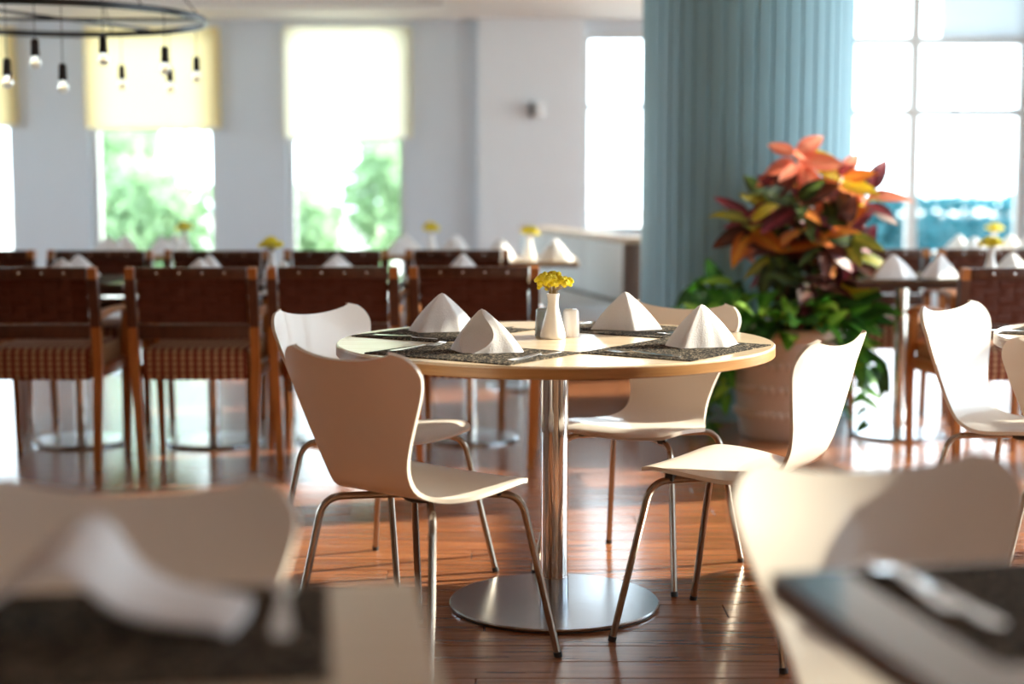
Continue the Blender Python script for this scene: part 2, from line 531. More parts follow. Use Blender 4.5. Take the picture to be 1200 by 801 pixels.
WR = [(-2.8, -1.2, 0.15, 2.82), (3.1, 4.25, 0.15, 2.82), (4.45, 6.75, 0.15, 2.82), (7.0, 8.4, 0.15, 2.82), (8.65, 10.4, 0.15, 2.82), (10.65, 12.7, 0.15, 2.82)]  # first opening is unseen, added to brighten the foreground
wr = wall_with_holes(YF, YB + 0.26, WR, ZC, lambda m, a, b, z0, z1: m.box(XR, XR + 0.22, a, b, z0, z1), 0.22)
struct('wall_right', wr.mesh('wall_right', M['wall'], smooth=False), 'white side wall with a row of wide windows')
WL = [(8.6, 10.6, 0.15, 2.82), (10.9, 12.7, 0.15, 2.82)]  # unseen openings, added to bring more skylight onto the far walls
wl = wall_with_holes(YF, YB + 0.26, WL, ZC, lambda m, a, b, z0, z1: m.box(XL - 0.2, XL, a, b, z0, z1), 0.2)
struct('wall_left', wl.mesh('wall_left', M['wall_warm'], smooth=False), 'warm painted left wall with two added unseen windows')
WF = []
wf = wall_with_holes(XL - 0.2, XR + 0.22, WF, ZC, lambda m, a, b, z0, z1: m.box(a, b, YF - 0.22, YF, z0, z1), 0.22)
struct('wall_front', wf.mesh('wall_front', M['timber'], smooth=False), 'warm timber clad wall opposite the back windows')

cl = MB().box(XL - 0.2, XR + 0.22, YF - 0.22, YB + 0.26, ZC, ZC + 0.15)
cl.box(XL, -0.52, 12.07, YB, ZL, ZC)                       # lowered strip along the window wall
cl.box(-0.52, 2.06, 9.4, YB, ZL, ZC)                       # lowered panel towards the column
struct('ceiling', cl.mesh('ceiling', M['ceiling'], smooth=False), 'white ceiling with a recessed coffer')
struct('baseboard_back', MB().box(XL, 0.6, YB - 0.015, YB, 0, 0.10).mesh('baseboard_back', M['frame_white'], smooth=False), 'white baseboard along the back wall')

def window(n, x0, x1, z0, z1, y, label, mull=(), trans=(), fw=0.05, axis='x', tw=0.05):
    """frame object with a pane child per light; axis x: lies in a y plane, axis y: in an x plane"""
    def put(m, a, b, c, d, e0, e1):
        if axis == 'x': m.box(a, b, y + e0, y + e1, c, d)
        else: m.box(y + e0, y + e1, a, b, c, d)
    fm = MB()
    put(fm, x0, x0 + fw, z0, z1, 0, 0.07); put(fm, x1 - fw, x1, z0, z1, 0, 0.07)
    put(fm, x0 + fw, x1 - fw, z0, z0 + fw, 0, 0.07); put(fm, x0 + fw, x1 - fw, z1 - fw, z1, 0, 0.07)
    root = struct('window_%d' % n, fm.mesh('window_frame', M['frame_white'], smooth=False), label)
    xs = [x0 + fw] + list(mull) + [x1 - fw]
    zs = [z0 + fw] + list(trans) + [z1 - fw]
    for q in mull:
        m = MB(); put(m, q - 0.042, q + 0.042, z0 + fw, z1 - fw, -0.01, 0.075); link('mullion', m.mesh('mullion', M['frame_white'], smooth=False), root)
    for q in trans:
        for i in range(len(xs) - 1):
            a = xs[i] + (0.036 if i else 0); b = xs[i + 1] - (0.036 if i < len(xs) - 2 else 0)
            m = MB(); put(m, a, b, q - tw / 2, q + tw / 2, 0, 0.065); link('transom', m.mesh('transom', M['frame_white'], smooth=False), root)
    for i in range(len(xs) - 1):
        for j in range(len(zs) - 1):
            a = xs[i] + (0.036 if i else 0); b = xs[i + 1] - (0.036 if i < len(xs) - 2 else 0)
            c = zs[j] + (tw / 2 if j else 0); d = zs[j + 1] - (tw / 2 if j < len(zs) - 2 else 0)
            m = MB(); put(m, a, b, c, d, 0.03, 0.034); link('pane', m.mesh('pane', M['glass'], smooth=False), root)
    return root
window(1, *W[0], YB + 0.10, 'tall white framed window at the far left edge')
window(2, *W[1], YB + 0.10, 'tall white framed window under the left cream blind')
window(3, *W[2], YB + 0.10, 'tall white framed window under the pale bright blind')
window(4, *W[3], YB + 0.10, 'white framed window between wall pier and column', trans=(1.815,))
window(5, *W[4], YB + 0.10, 'large white framed window wall right of the column', mull=(3.42,), trans=(1.765, 2.365), tw=0.07)
for i, (a, b, c, d) in enumerate(WR):
    window(6 + i, a, b, c, d, XR + 0.06, 'wide white framed window in the right side wall, bay %s' % ['added unseen at the near end for more skylight', 'beside the round tables', 'beside the right armchair', 'beside the planter', 'past the column', 'in the far corner'][i], mull=((a + b) / 2,), trans=(1.9,), axis='y')
for i, (a, b, c, d) in enumerate(WL):
    window(13 + i, a, b, c, d, XL - 0.13, 'unseen wide window added in the left side wall for more daylight, %s' % ['first bay', 'last bay by the corner'][i], mull=((a + b) / 2,), trans=(1.9,), axis='y')
# window hardware: two dark catches on the right window's transom
for px in (1119, 1188):
    p = at(px, 131, y=YB + 0.09)
    w5 = [o for o in COL.objects if o.name == 'window_5'][0]
    link('catch', MB().bbox(-0.014, 0.014, -0.02, 0.02, -0.03, 0.03, b=0.004).mesh('catch', M['dark_plastic']), w5, p)

def blind(x0, x1, zb, zt, y, label, mat):
    t = thing('roller_blind', label, 'blind', ((x0 + x1) / 2, y, zb))
    w = (x1 - x0) / 2; h = zt - zb
    n = 10
    mb = MB(); v = []
    for k in range(n + 1):
        for s in (-1, 1):
            v.append((s * w, 0.004 * math.sin(k * 1.3), h * k / n))
    mb.add(v, [(2 * k, 2 * k + 1, 2 * k + 3, 2 * k + 2) for k in range(n)])
    link('fabric', mb.mesh('blind_fabric', mat), t)
    link('bottom_bar', MB().bbox(-w, w, -0.012, 0.012, -0.012, 0.016, b=0.004).mesh('bottom_bar', M['frame_white']), t)
    link('roller', MB().tube([(-w, 0.0, h), (w, 0.0, h)], 0.028, 14).mesh('roller', M['frame_white']), t)
    return t
yb = YB - 0.045
blind(at(-135, 147, y=yb).x, at(21, 147, y=yb).x, at(0, 148, y=yb).z, 2.49, yb, 'cream roller blind cut off by the left edge of the picture', M['blind'])
blind(at(101, 152, y=yb).x, at(259, 152, y=yb).x, at(0, 152, y=yb).z, 2.49, yb, 'cream yellow roller blind behind the hanging bulbs', M['blind'])
blind(at(333, 163, y=yb).x, at(483, 163, y=yb).x, at(0, 163, y=yb).z, 2.49, yb, 'roller blind with its glow painted almost white, on the window left of the pier', M['blind_backlit'])
blind(3.60, 4.34, 2.375, 2.88, YB + 0.03, 'pale grey roller blind at the top of the right window', M['blind_grey'])

# ------------------------------------------------------------------ fluted column
cx, cy, cr = 1.215, 7.98, 0.532
col = thing('column', 'thick round blue grey column clad in vertical boards', 'column', (cx, cy, 0))
link('core', MB().lathe([(cr - 0.012, 0), (cr - 0.012, ZC)], 64).mesh('column_core', M['column']), col)
NP = 44
v = []
hw = PI / NP * 0.955
prof = [(-hw, -0.010), (-hw, 0.0), (-hw * 0.85, 0.006), (0, 0.009), (hw * 0.85, 0.006), (hw, 0.0), (hw, -0.010)]
pv, pf = [], []
for z in (0.0, ZC):
    for (a, d) in prof:
        pv.append(((cr + d) * math.sin(a), -(cr + d) * math.cos(a), z))
for k in range(len(prof) - 1):
    pf.append((k, k + 1, len(prof) + k + 1, len(prof) + k))
bm_ = MB().add(pv, pf).mesh('column_board', M['column'])
for k in range(NP):
    link('board', bm_, col, (0, 0, 0), (0, 0, 2 * PI * k / NP))
# ceiling collar is out of view; base ring is seen between the chairs
link('base_ring', MB().lathe([(cr + 0.008, 0), (cr + 0.03, 0), (cr + 0.03, 0.07), (cr + 0.02, 0.085), (cr + 0.008, 0.085)], 64).mesh('base_ring', M['column']), col)
ob = [o for o in COL.objects if o.name == 'ceiling'][0]

# ------------------------------------------------------------------ white shell chair
def shell_mesh():
    spine = [(0.190, 0.428), (0.175, 0.437), (0.13, 0.445), (0.04, 0.440), (-0.06, 0.432), (-0.128, 0.437), (-0.180, 0.462), (-0.211, 0.51), (-0.230, 0.565), (-0.252, 0.64), (-0.277, 0.715), (-0.305, 0.798)]
    P = [Vector((0, a, b)) for a, b in spine]
    def cat(p0, p1, p2, p3, t):
        return 0.5 * ((2 * p1) + (-p0 + p2) * t + (2 * p0 - 5 * p1 + 4 * p2 - p3) * t * t + (-p0 + 3 * p1 - 3 * p2 + p3) * t ** 3)
    dense = []
    for i in range(len(P) - 1):
        p0 = P[max(i - 1, 0)]; p3 = P[min(i + 2, len(P) - 1)]
        for k in range(12):
            dense.append(cat(p0, P[i], P[i + 1], p3, k / 12))
    dense.append(P[-1])
    ln = [0.0]
    for i in range(1, len(dense)): ln.append(ln[-1] + (dense[i] - dense[i - 1]).length)
    S = ln[-1]
    def pos(s):
        s = min(max(s, 0), S)
        j = int(np.searchsorted(ln, s)); j = min(max(j, 1), len(ln) - 1)
        t = (s - ln[j - 1]) / (ln[j] - ln[j - 1])
        return dense[j - 1].lerp(dense[j], t)
    kx = [0.0, 0.08, 0.17, 0.26, 0.33, 0.39, 0.45, 0.52, 0.60, 0.68, 0.74, S + 0.01]
    kw = [0.186, 0.203, 0.208, 0.196, 0.166, 0.138, 0.130, 0.145, 0.176, 0.206, 0.221, 0.225]
    sc = S / 0.80
    kx = [k * sc for k in kx[:-1]] + [S + 0.01]
    def smooth_w(s):
        acc = 0
        for d, w_ in ((-0.03, 0.25), (0, 0.5), (0.03, 0.25)):
            acc += w_ * float(np.interp(s + d, kx, kw))
        return acc
    def width(s):
        w = smooth_w(s)
        r = 0.075
        if s > S - r: w = w - r + math.sqrt(max(r * r - (s - (S - r)) ** 2, 0))
        r2 = 0.055
        if s < r2: w = w - r2 + math.sqrt(max(r2 * r2 - (r2 - s) ** 2, 0))
        return w
    NU, NV = 20, 56
    grid = []
    for j in range(NV + 1):
        v_ = j / NV
        v_ = 0.5 - 0.5 * math.cos(PI * v_) if False else v_
        row = []
        for i in range(NU + 1):
            u = -1 + 2 * i / NU
            top = S - 0.028 * (1 - abs(u) ** 2.0) ** 1.2
            front = 0.010 * abs(u) ** 2.5
            # finer rows at both ends so that the rounded corners stay smooth
            vv = v_ + 0.045 * math.sin(2 * PI * v_) * -1
            s = front + vv * (top - front)
            p = pos(s)
            x = u * width(s)
            back = min(max((s - 0.40 * sc) / (0.3 * sc), 0), 1)
            seat = min(max((0.34 * sc - s) / (0.2 * sc), 0), 1)
            q = Vector((x, p.y + back * 0.75 * x * x, p.z + seat * (0.10 * x * x) - (1 - seat) * (1 - back) * 0.0))
            row.append(q)
        grid.append(row)
    A = np.array([[list(q) for q in row] for row in grid])
    du = np.gradient(A, axis=1); dv = np.gradient(A, axis=0)
    nr = np.cross(du, dv); nr /= np.linalg.norm(nr, axis=2, keepdims=True) + 1e-9
    th = 0.0105
    Bk = A - nr * th
    n = (NU + 1) * (NV + 1)
    verts = A.reshape(-1, 3).tolist() + Bk.reshape(-1, 3).tolist()
    idx = lambda j, i: j * (NU + 1) + i
    faces, mi = [], []
    for j in range(NV):
        for i in range(NU):
            faces.append((idx(j, i), idx(j, i + 1), idx(j + 1, i + 1), idx(j + 1, i))); mi.append(0)
            faces.append((n + idx(j, i), n + idx(j + 1, i), n + idx(j + 1, i + 1), n + idx(j, i + 1))); mi.append(0)
    loop = [idx(0, i) for i in range(NU + 1)] + [idx(j, NU) for j in range(1, NV + 1)] + [idx(NV, i) for i in range(NU - 1, -1, -1)] + [idx(j, 0) for j in range(NV - 1, 0, -1)]
    for k in range(len(loop)):
        a, b = loop[k], loop[(k + 1) % len(loop)]
        faces.append((a, n + a, n + b, b)); mi.append(1)
    mb = MB(); mb.v = [tuple(q) for q in verts]; mb.f = faces; mb.mi = mi
    return mb.mesh('seat_shell', [M['shell'], M['shell_edge']], angle=50)

def make_shell_chair(label):
    t = thing('shell_chair', label, 'chair', group='white shell chairs')
    link('seat_shell', shell_mesh(), t)
    zf = 0.418
    for sx in (-1, 1):
        for fy in (1, -1):
            knee = (sx * 0.178, 0.150 if fy > 0 else -0.172, zf - 0.002)
            foot = (sx * 0.232, 0.228 if fy > 0 else -0.242, 0.012)
            path = bez([(sx * 0.016, fy * 0.02, zf), (sx * 0.06, fy * 0.05, zf), knee, foot], 8, 0.05)
            lg = link('leg', MB().tube(path, 0.0094, 10).mesh('leg', M['steel_leg']), t)
            d = (Vector(foot) - Vector(knee)).normalized()
            f0 = Vector(foot) + d * (0.012 / -d.z)
            link('foot_cap', MB().tube([f0, f0 - d * 0.014], 0.0106, 10).mesh('foot_cap', M['rubber']), lg)
        link('bumper', MB().bbox(sx * 0.135 - 0.012, sx * 0.135 + 0.012, 0.105, 0.128, zf - 0.004, zf + 0.021, b=0.003).mesh('bumper', M['rubber']), t)
    link('hub_plate', MB().lathe([(0.001, zf - 0.013), (0.05, zf - 0.013), (0.055, zf - 0.008), (0.055, zf + 0.011), (0.001, zf + 0.011)], 24).mesh('hub_plate', M['rubber']), t)
    return t

TC = Vector((0.118, 4.174, 0))
chairs = [
    ((-0.211, 3.662), (0.63, 0.777), 'white shell chair in front left of the round table, its back to us'),
    ((-0.371, 4.470), (0.82, -0.57), 'white shell chair behind the left side of the round table'),
    ((0.386, 4.566), (-0.53, -0.85), 'white shell chair behind the round table, beside the planter'),
    ((0.577, 3.893), (-0.836, 0.548), 'white shell chair right of the round table, seen from its side'),
    ((-0.481, 1.640), (0.02, -1.0), 'blurred white shell chair behind the beige table in the lower left corner'),
    ((0.560, 1.800), (0.24, -0.97), 'blurred white shell chair at the lower right corner table, largest in view'),
    ((1.562, 4.550), (0.73, -0.68), 'cream white shell chair facing right, in front of the right armchair'),
    ((1.550, 3.790), (0.72, 0.69), 'white shell chair cut off by the right edge of the picture'),
]
c0 = None
for (p, d, lb) in chairs:
    if c0 is None:
        c0 = make_shell_chair(lb); c0.location = (p[0], p[1], 0); c0.rotation_euler = (0, 0, ang(d))
    else:
        copy_tree(c0, (p[0], p[1], 0), ang(d), lb)

# ------------------------------------------------------------------ round tables
TH = 0.74
def round_table(label, loc, R=0.598, group='round pedestal tables'):
    t = thing('round_table', label, 'table', loc, 0, group)
    top = MB().lathe([(0.001, TH), (R - 0.004, TH), (R - 0.0035, TH - 0.0005)], 96)
    link('table_top', MB().lathe([(0.001, TH), (R - 0.003, TH), (R, TH - 0.003), (R, TH - 0.006), (0.001, TH - 0.006)], 96).mesh('table_top', M['top']), t)
    link('edge_band', MB().lathe([(R - 0.02, TH - 0.0062), (R + 0.0006, TH - 0.0062), (R + 0.0006, TH - 0.029), (R - 0.003, TH - 0.032), (0.06, TH - 0.032)], 96).mesh('edge_band', M['edge']), t)
    link('post', MB().lathe([(0.038, 0.012), (0.038, TH - 0.032)], 40).mesh('post', M['chrome']), t)
    link('mount_plate', MB().lathe([(0.039, TH - 0.042), (0.16, TH - 0.042), (0.16, TH - 0.033), (0.039, TH - 0.033)], 40).mesh('mount_plate', M['rubber']), t)
    b = link('base', MB().lathe([(0.288, 0.004), (0.2925, 0.005), (0.2935, 0.009), (0.290, 0.0125), (0.08, 0.015), (0.0382, 0.0155)], 80).mesh('base', M['steel_base']), t)
    link('base_gasket', MB().lathe([(0.280, 0.0), (0.289, 0.0), (0.289, 0.0045), (0.280, 0.0045)], 80).mesh('base_gasket', M['rubber']), b)
    link('collar', MB().lathe([(0.0385, 0.0155), (0.0398, 0.0155), (0.0398, 0.08), (0.0385, 0.081)], 40).mesh('collar', M['steel_base']), t)
    return t
round_table('large round beech table on a chrome post in the middle', TC)
TR = Vector((1.975, 4.25, 0))
copyt = round_table('round beech table cut off at the right edge of the picture', TR)

# ------------------------------------------------------------------ square tables
def square_table(label, loc, rz, sx, sy, post_r=0.03, base_r=0.22, group='square pedestal tables', dark=False):
    t = thing('square_table', label, 'table', loc, rz, group)
    link('table_top', MB().bbox(-sx / 2, sx / 2, -sy / 2, sy / 2, TH - 0.006, TH, b=0.002, seg=1).mesh('table_top', M['top_dark' if dark else 'top']), t)
    e = MB().bbox(-sx / 2, sx / 2, -sy / 2, sy / 2, TH - 0.032, TH - 0.0062, b=0.003, seg=1)
    link('edge_band', e.mesh('edge_band', M['edge_dark' if dark else 'edge']), t)
    link('post', MB().lathe([(post_r, 0.012), (post_r, TH - 0.032)], 28).mesh('post', M['chrome']), t)
    link('base', MB().lathe([(0.001, 0.0), (base_r, 0.0), (base_r, 0.010), (base_r - 0.006, 0.015), (0.08, 0.022), (post_r, 0.024)], 48).mesh('base', M['steel_base']), t)
    return t

ra = math.atan2(-0.13, 0.99) * -1.0    # fg left: its right edge runs along (0.13,-0.99)
def corner_table(label, corner, edge, sx, sy, side, dark=False):
    """corner: far corner of the top; edge: unit vector of the side edge, towards the camera; side -1: table lies left of it"""
    e = Vector((edge[0], edge[1])).normalized()
    lat = Vector((-e.y, e.x)) * (1 if side > 0 else -1)
    c = Vector(corner) + lat * sx / 2 + e * sy / 2
    rz = math.atan2(e.x, -e.y)
    return square_table(label, (c.x, c.y, 0), rz, sx, sy, 0.038, 0.20, dark=dark), c, rz, e, lat
fl_t, fl_c, fl_r, fl_e, fl_lat = corner_table('blurred beige table filling the lower left corner', (-0.105, 1.635), (0.13, -0.99), 0.75, 0.75, -1)
fr_t, fr_c, fr_r, fr_e, fr_lat = corner_table('blurred dark wood table in the lower right corner', (0.287, 1.665), (0.195, -0.98), 0.75, 0.75, 1, True)

back_tables = []
bt = [((-1.956, 6.86), 'square table at the far left, behind the leftmost woven armchair'),
      ((-1.352, 6.86), 'square table behind the second woven armchair from the left'),
      ((-0.772, 6.92), 'square table behind the third woven armchair, left of the vase'),
      ((-0.190, 6.96), 'square table behind the woven armchair next to the yellow flowers'),
      ((1.805, 7.05), 'square table with two napkins beside the leafy planter'),
      ((2.400, 7.05), 'square table behind the right woven armchair, at the right edge')]
for (p, lb) in bt:
    t = square_table(lb, (p[0], p[1], 0), 0, 0.57, 0.66, dark=True)
    back_tables.append((Vector((p[0], p[1], 0)), lb))
far_tables = [((-2.30, 9.5), 'far square table in front of the left window'), ((-0.52, 9.45), 'far square table, left one before the bench'), ((0.08, 8.75), 'far square table, right one before the bench'), ((2.95, 9.4), 'far square table in front of the right window')]
for (p, lb) in far_tables:
    square_table(lb, (p[0], p[1], 0), 0, 0.58, 0.66)

# ------------------------------------------------------------------ placemats
def placemat(c, rz, label, w=0.45, d=0.32, z=TH, group='black woven placemats'):
    mb = MB().bbox(-w / 2, w / 2, -d / 2, d / 2, 0.0002, 0.0028, b=0.001, seg=1)
    o = link('placemat', mb.mesh('placemat', M['mat']), None, (c[0], c[1], z), (0, 0, rz))
    return tag(o, label, 'placemat', group)

DIRS = [Vector((-0.57, -0.82, 0)), Vector((-0.82, 0.57, 0)), Vector((0.57, 0.82, 0)), Vector((0.82, -0.57, 0))]
places = ['front left', 'back left', 'back right', 'right']
for d, nm in zip(DIRS, places):
    c = TC + d * 0.383
    placemat(c, ang(d), 'black woven placemat on the %s side of the round table' % nm)

# ------------------------------------------------------------------ cutlery
def flat_solid(outline_l, outline_r, zs, th=0.0022):
    """strip between left/right outlines with a height curve; returns MB"""
    n = len(outline_l)
    mb = MB(); v = []
    for k in range(n):
        for (x, y) in (outline_l[k], outline_r[k]):
            v.append((x, y, zs[k] + th)); v.append((x, y, zs[k]))
    f = []
    for k in range(n - 1):
        a = 4 * k; b = 4 * (k + 1)
        f += [(a, a + 2, b + 2, b), (a + 1, b + 1, b + 3, a + 3), (a, b, b + 1, a + 1), (a + 2, a + 3, b + 3, b + 2)]
    f += [(0, 1, 3, 2), (4 * (n - 1), 4 * (n - 1) + 2, 4 * (n - 1) + 3, 4 * (n - 1) + 1)]
    return mb.add(v, f)

def handle_mesh():
    ys = [-0.105, -0.10, -0.08, -0.04, 0.0, 0.03]
    ws = [0.006, 0.0095, 0.0105, 0.008, 0.0055, 0.004]
    return flat_solid([(-w, y) for w, y in zip(ws, ys)], [(w, y) for w, y in zip(ws, ys)], [0, 0, 0, 0.001, 0.003, 0.005], 0.0028)
HM = handle_mesh().mesh('cutlery_handle', M['cutlery'])
fk = flat_solid([(-0.004, 0.03), (-0.006, 0.045), (-0.012, 0.055), (-0.0125, 0.07)], [(0.004, 0.03), (0.006, 0.045), (0.012, 0.055), (0.0125, 0.07)], [0.005, 0.003, 0.001, 0.001], 0.0022)
FH = fk.mesh('fork_head', M['cutlery'])
TN = flat_solid([(-0.0019, 0.0695), (-0.0019, 0.09), (-0.0008, 0.112)], [(0.0019, 0.0695), (0.0019, 0.09), (0.0008, 0.112)], [0.001, 0.002, 0.006], 0.002).mesh('tine', M['cutlery'])
KB = flat_solid([(-0.004, 0.02), (-0.009, 0.04), (-0.010, 0.09), (-0.006, 0.115), (0.006, 0.125)], [(0.004, 0.02), (0.0075, 0.04), (0.008, 0.09), (0.008, 0.115), (0.0075, 0.125)], [0.003, 0.001, 0.001, 0.001, 0.001], 0.0016).mesh('knife_blade', M['cutlery'])
def fork(p, d, label, group='forks on the placemats', z=TH + 0.003):
    t = thing('fork', label, 'fork', (p[0], p[1], z), ang(d), group)
    link('handle', HM, t); h = link('head', FH, t)
    for x in (-0.0098, -0.0033, 0.0033, 0.0098): link('tine', TN, h, (x, 0, 0))
    return t
def knife(p, d, label, group='knives on the placemats', z=TH + 0.003):
    t = thing('table_knife', label, 'knife', (p[0], p[1], z), ang(d), group)
    link('handle', HM, t); link('blade', KB, t)
    return t
def set_place(d, nm, ff=0.180, kk=0.188):
    c = TC + d * 0.393
    inward = -d
    right = Vector((inward.y, -inward.x, 0))
    fork(c - right * ff + inward * 0.01, inward, 'steel fork left of the napkin on the %s placemat of the round table' % nm)
    knife(c + right * kk + inward * 0.01, inward, 'steel knife right of the napkin on the %s placemat of the round table' % nm)
for d, nm in zip(DIRS, places): set_place(d, nm)

# ------------------------------------------------------------------ napkins folded as tents
def napkin_mesh(name, base, h=0.112, apex=(0.0, 0.0), gap=0.55, bulge=0.10, nv=14, seed=1, rnd=0.035, flap=False):
    """ruled cone from a rounded polygon base to an apex, slit open at the start of the polygon into a lens-shaped mouth"""
    rg = random.Random(seed)
    pts = [Vector((x, y, 0)) for x, y in base]
    n = len(pts)
    dense = []
    for i in range(n):
        a = pts[(i - 1) % n]; b = pts[i]; c = pts[(i + 1) % n]
        d1, d2 = a - b, c - b
        r1 = min(rnd, d1.length * 0.45); r2 = min(rnd, d2.length * 0.45)
        p0 = b + d1.normalized() * r1; p2 = b + d2.normalized() * r2
        for k in range(7):
            t = k / 6
            dense.append(p0 * (1 - t) ** 2 + b * 2 * t * (1 - t) + p2 * t * t)
    # resample the closed loop starting at the middle of the first corner (mouth)
    dense = dense[3:] + dense[:3]
    dense.append(dense[0])
    L = [0]
    for i in range(1, len(dense)): L.append(L[-1] + (dense[i] - dense[i - 1]).length)
    def loop(s):
        s = s * L[-1]
        j = min(max(int(np.searchsorted(L, s)), 1), len(L) - 1)
        t = (s - L[j - 1]) / max(L[j] - L[j - 1], 1e-9)
        return dense[j - 1].lerp(dense[j], t)
    NUu = 60
    A = Vector((apex[0], apex[1], h))
    def layer(off, gscale):
        rows = []
        for j in range(nv + 1):
            v_ = j / nv
            g = gap * gscale * (math.sin(PI * min(v_ * 0.93 + 0.04, 1)) ** 0.8) * 0.5 * 0.5
            row = []
            for i in range(NUu + 1):
                s = g + (1 - 2 * g) * i / NUu
                b = loop(s)
                p = b.lerp(A, v_)
                p = Vector((p.x, p.y, h * v_))
                out = Vector((b.x - apex[0], b.y - apex[1], 0)).normalized()
                p += out * (bulge * 0.35 * math.sin(PI * v_) * 0.25 + off)
                p += out * 0.0012 * math.sin(9 * s * 2 * PI + seed) * (1 - v_)
                p.z += 0.0008
                if v_ > 0.93:
                    p.z = h * 0.93 + (h * v_ - h * 0.93) * 0.5
                row.append(p)
            rows.append(row)
        return rows
    mb = MB()
    o_ = layer(0.0, 1.0); i_ = layer(-0.0035, 1.0)
    nn = NUu + 1
    vv = [p for r in o_ for p in r] + [p for r in i_ for p in r]
    ff = []
    N0 = nn * (nv + 1)
    for j in range(nv):
        for i in range(NUu):
            a = j * nn + i
            ff.append((a, a + 1, a + nn + 1, a + nn))
            ff.append((N0 + a, N0 + a + nn, N0 + a + nn + 1, N0 + a + 1))
        for i in (0, NUu):
            a = j * nn + i
            ff.append((a, a + nn, N0 + a + nn, N0 + a))
    for i in range(NUu):
        ff.append((i, N0 + i, N0 + i + 1, i + 1))
        a = nv * nn + i
        ff.append((a, a + 1, N0 + a + 1, N0 + a))
    mb.add(vv, ff)
    if flap:
        # folded flap set a little back inside the mouth
        v2, nf = [], 6
        for j in range(nv + 1):
            l, r = o_[j][0], o_[j][-1]
            for k in range(nf + 1):
                t = k / nf
                p = l.lerp(r, t)
                ctr = Vector((apex[0], apex[1], p.z))
                v2.append(p + (ctr - p) * 0.10 * math.sin(PI * t) - (p - ctr).normalized() * 0.002)
        mb.add(v2, [(j * (nf + 1) + k, j * (nf + 1) + k + 1, (j + 1) * (nf + 1) + k + 1, (j + 1) * (nf + 1) + k) for j in range(nv) for k in range(nf)])
    return mb.mesh(name, M['linen'], angle=60)

NK = napkin_mesh('napkin_lens', [(-0.058, -0.075), (0.102, -0.055), (0.080, 0.065), (-0.090, 0.060)], apex=(-0.008, -0.005), gap=0.62, flap=True, rnd=0.03)
NK2 = napkin_mesh('napkin_tent', [(0.0, 0.078), (-0.085, 0.055), (-0.108, -0.035), (0.012, -0.085), (0.108, -0.035), (0.085, 0.055)], apex=(0.0, 0.0), gap=0.0, seed=3, rnd=0.009, bulge=0.10)
NK3 = NK2
def napkin(me, x, y, rz, label, z=TH + 0.003, group='white napkins folded into tents', s=1.0):
    o = link('napkin', me, None, (x, y, z), (0, 0, rz), (s, s, s))
    return tag(o, label, 'napkin', group)
napkin(NK, -0.070, 3.895, 0.12, 'white napkin tent with open oval mouth on the front left placemat')
napkin(NK2, -0.205, 4.455, math.radians(38), 'white napkin tent on the back left placemat, behind another napkin')
napkin(NK2, 0.335, 4.50, math.radians(4), 'white napkin tent on the back right placemat, near the salt shaker')
napkin(NK2, 0.503, 4.035, math.radians(38), 'white napkin tent on the right placemat of the round table')

# ------------------------------------------------------------------ vase with flowers, shakers
def vase_meshes():
    prof = [(0.001, 0.004), (0.031, 0.0), (0.0355, 0.002), (0.0365, 0.006), (0.034, 0.020), (0.0275, 0.046), (0.0195, 0.074), (0.0158, 0.092), (0.0152, 0.104), (0.0175, 0.120), (0.0188, 0.126), (0.0172, 0.126), (0.0135, 0.104), (0.010, 0.09), (0.001, 0.085)]
    return MB().lathe(prof, 32).mesh('vase_body', M['porcelain'], angle=60)
VM = vase_meshes()
def head_mesh(seed):
    rg = random.Random(seed); mb = MB()
    for k in range(15):
        a = rg.random() * 2 * PI; e = math.asin(rg.uniform(-0.35, 1))
        r = 0.0150
        c = (r * math.cos(a) * math.cos(e), r * math.sin(a) * math.cos(e), r * math.sin(e) * 0.8)
        mb.ball(c, rg.uniform(0.0052, 0.0075), 6, 4)
    return mb.mesh('flower_head', M['yellow'])
HMs = [head_mesh(i) for i in range(3)]
def vase(x, y, label, z=TH, seed=1, group='small white vases of yellow flowers'):
    t = thing('flower_vase', label, 'vase', (x, y, z), seed * 0.7, group)
    link('vase_body', VM, t)
    rg = random.Random(seed)
    for k in range(15):
        a = 2 * PI * k / 15 * 2.4; rr = 0.012 + 0.034 * (k / 14) ** 0.7
        px, py = rr * math.cos(a), rr * math.sin(a) * 0.9
        pz = 0.178 - 0.026 * (rr / 0.04) ** 1.5 + rg.uniform(-0.006, 0.005)
        st = link('stem', MB().tube([(0.004 * math.cos(a), 0.004 * math.sin(a), 0.09), (px * 0.35, py * 0.35, 0.135), (px * 0.95, py * 0.95, pz - 0.005)], 0.0012, 5).mesh('stem', M['stem_green']), t)
        link('flower_head', HMs[k % 3], t, (px, py, pz), (rg.uniform(-0.4, 0.4), rg.uniform(-0.4, 0.4), rg.random() * 6))
    return t
V0 = vase(0.114, 4.24, 'small white porcelain vase of yellow flowers on the round table')
SHK = MB().lathe([(0.001, 0.0), (0.0245, 0.0), (0.0255, 0.003), (0.0225, 0.070), (0.0205, 0.0755), (0.016, 0.0785), (0.001, 0.0795)], 28).mesh('shaker_body', M['porcelain'], angle=60)
SHD = MB()
for k in range(5):
    a = 2 * PI * k / 5
    SHD.lathe([(0.0012, 0.0792), (0.0012, 0.0797)], 6, (0.008 * math.cos(a), 0.008 * math.sin(a)))
SHD = SHD.mesh('shaker_holes', M['dark_plastic'])
def shaker(x, y, label, mat=None):
    t = thing('shaker', label, 'shaker', (x, y, TH))
    me = SHK
    if mat:
        me = SHK.copy(); me.materials[0] = mat
    link('body', me, t); link('holes', SHD, t)
    return t
shaker(0.166, 4.287, 'white porcelain salt shaker right of the flower vase')
shaker(0.090, 4.315, 'pepper shaker greyed for shade, half hidden behind the flower vase', M['pepper'])

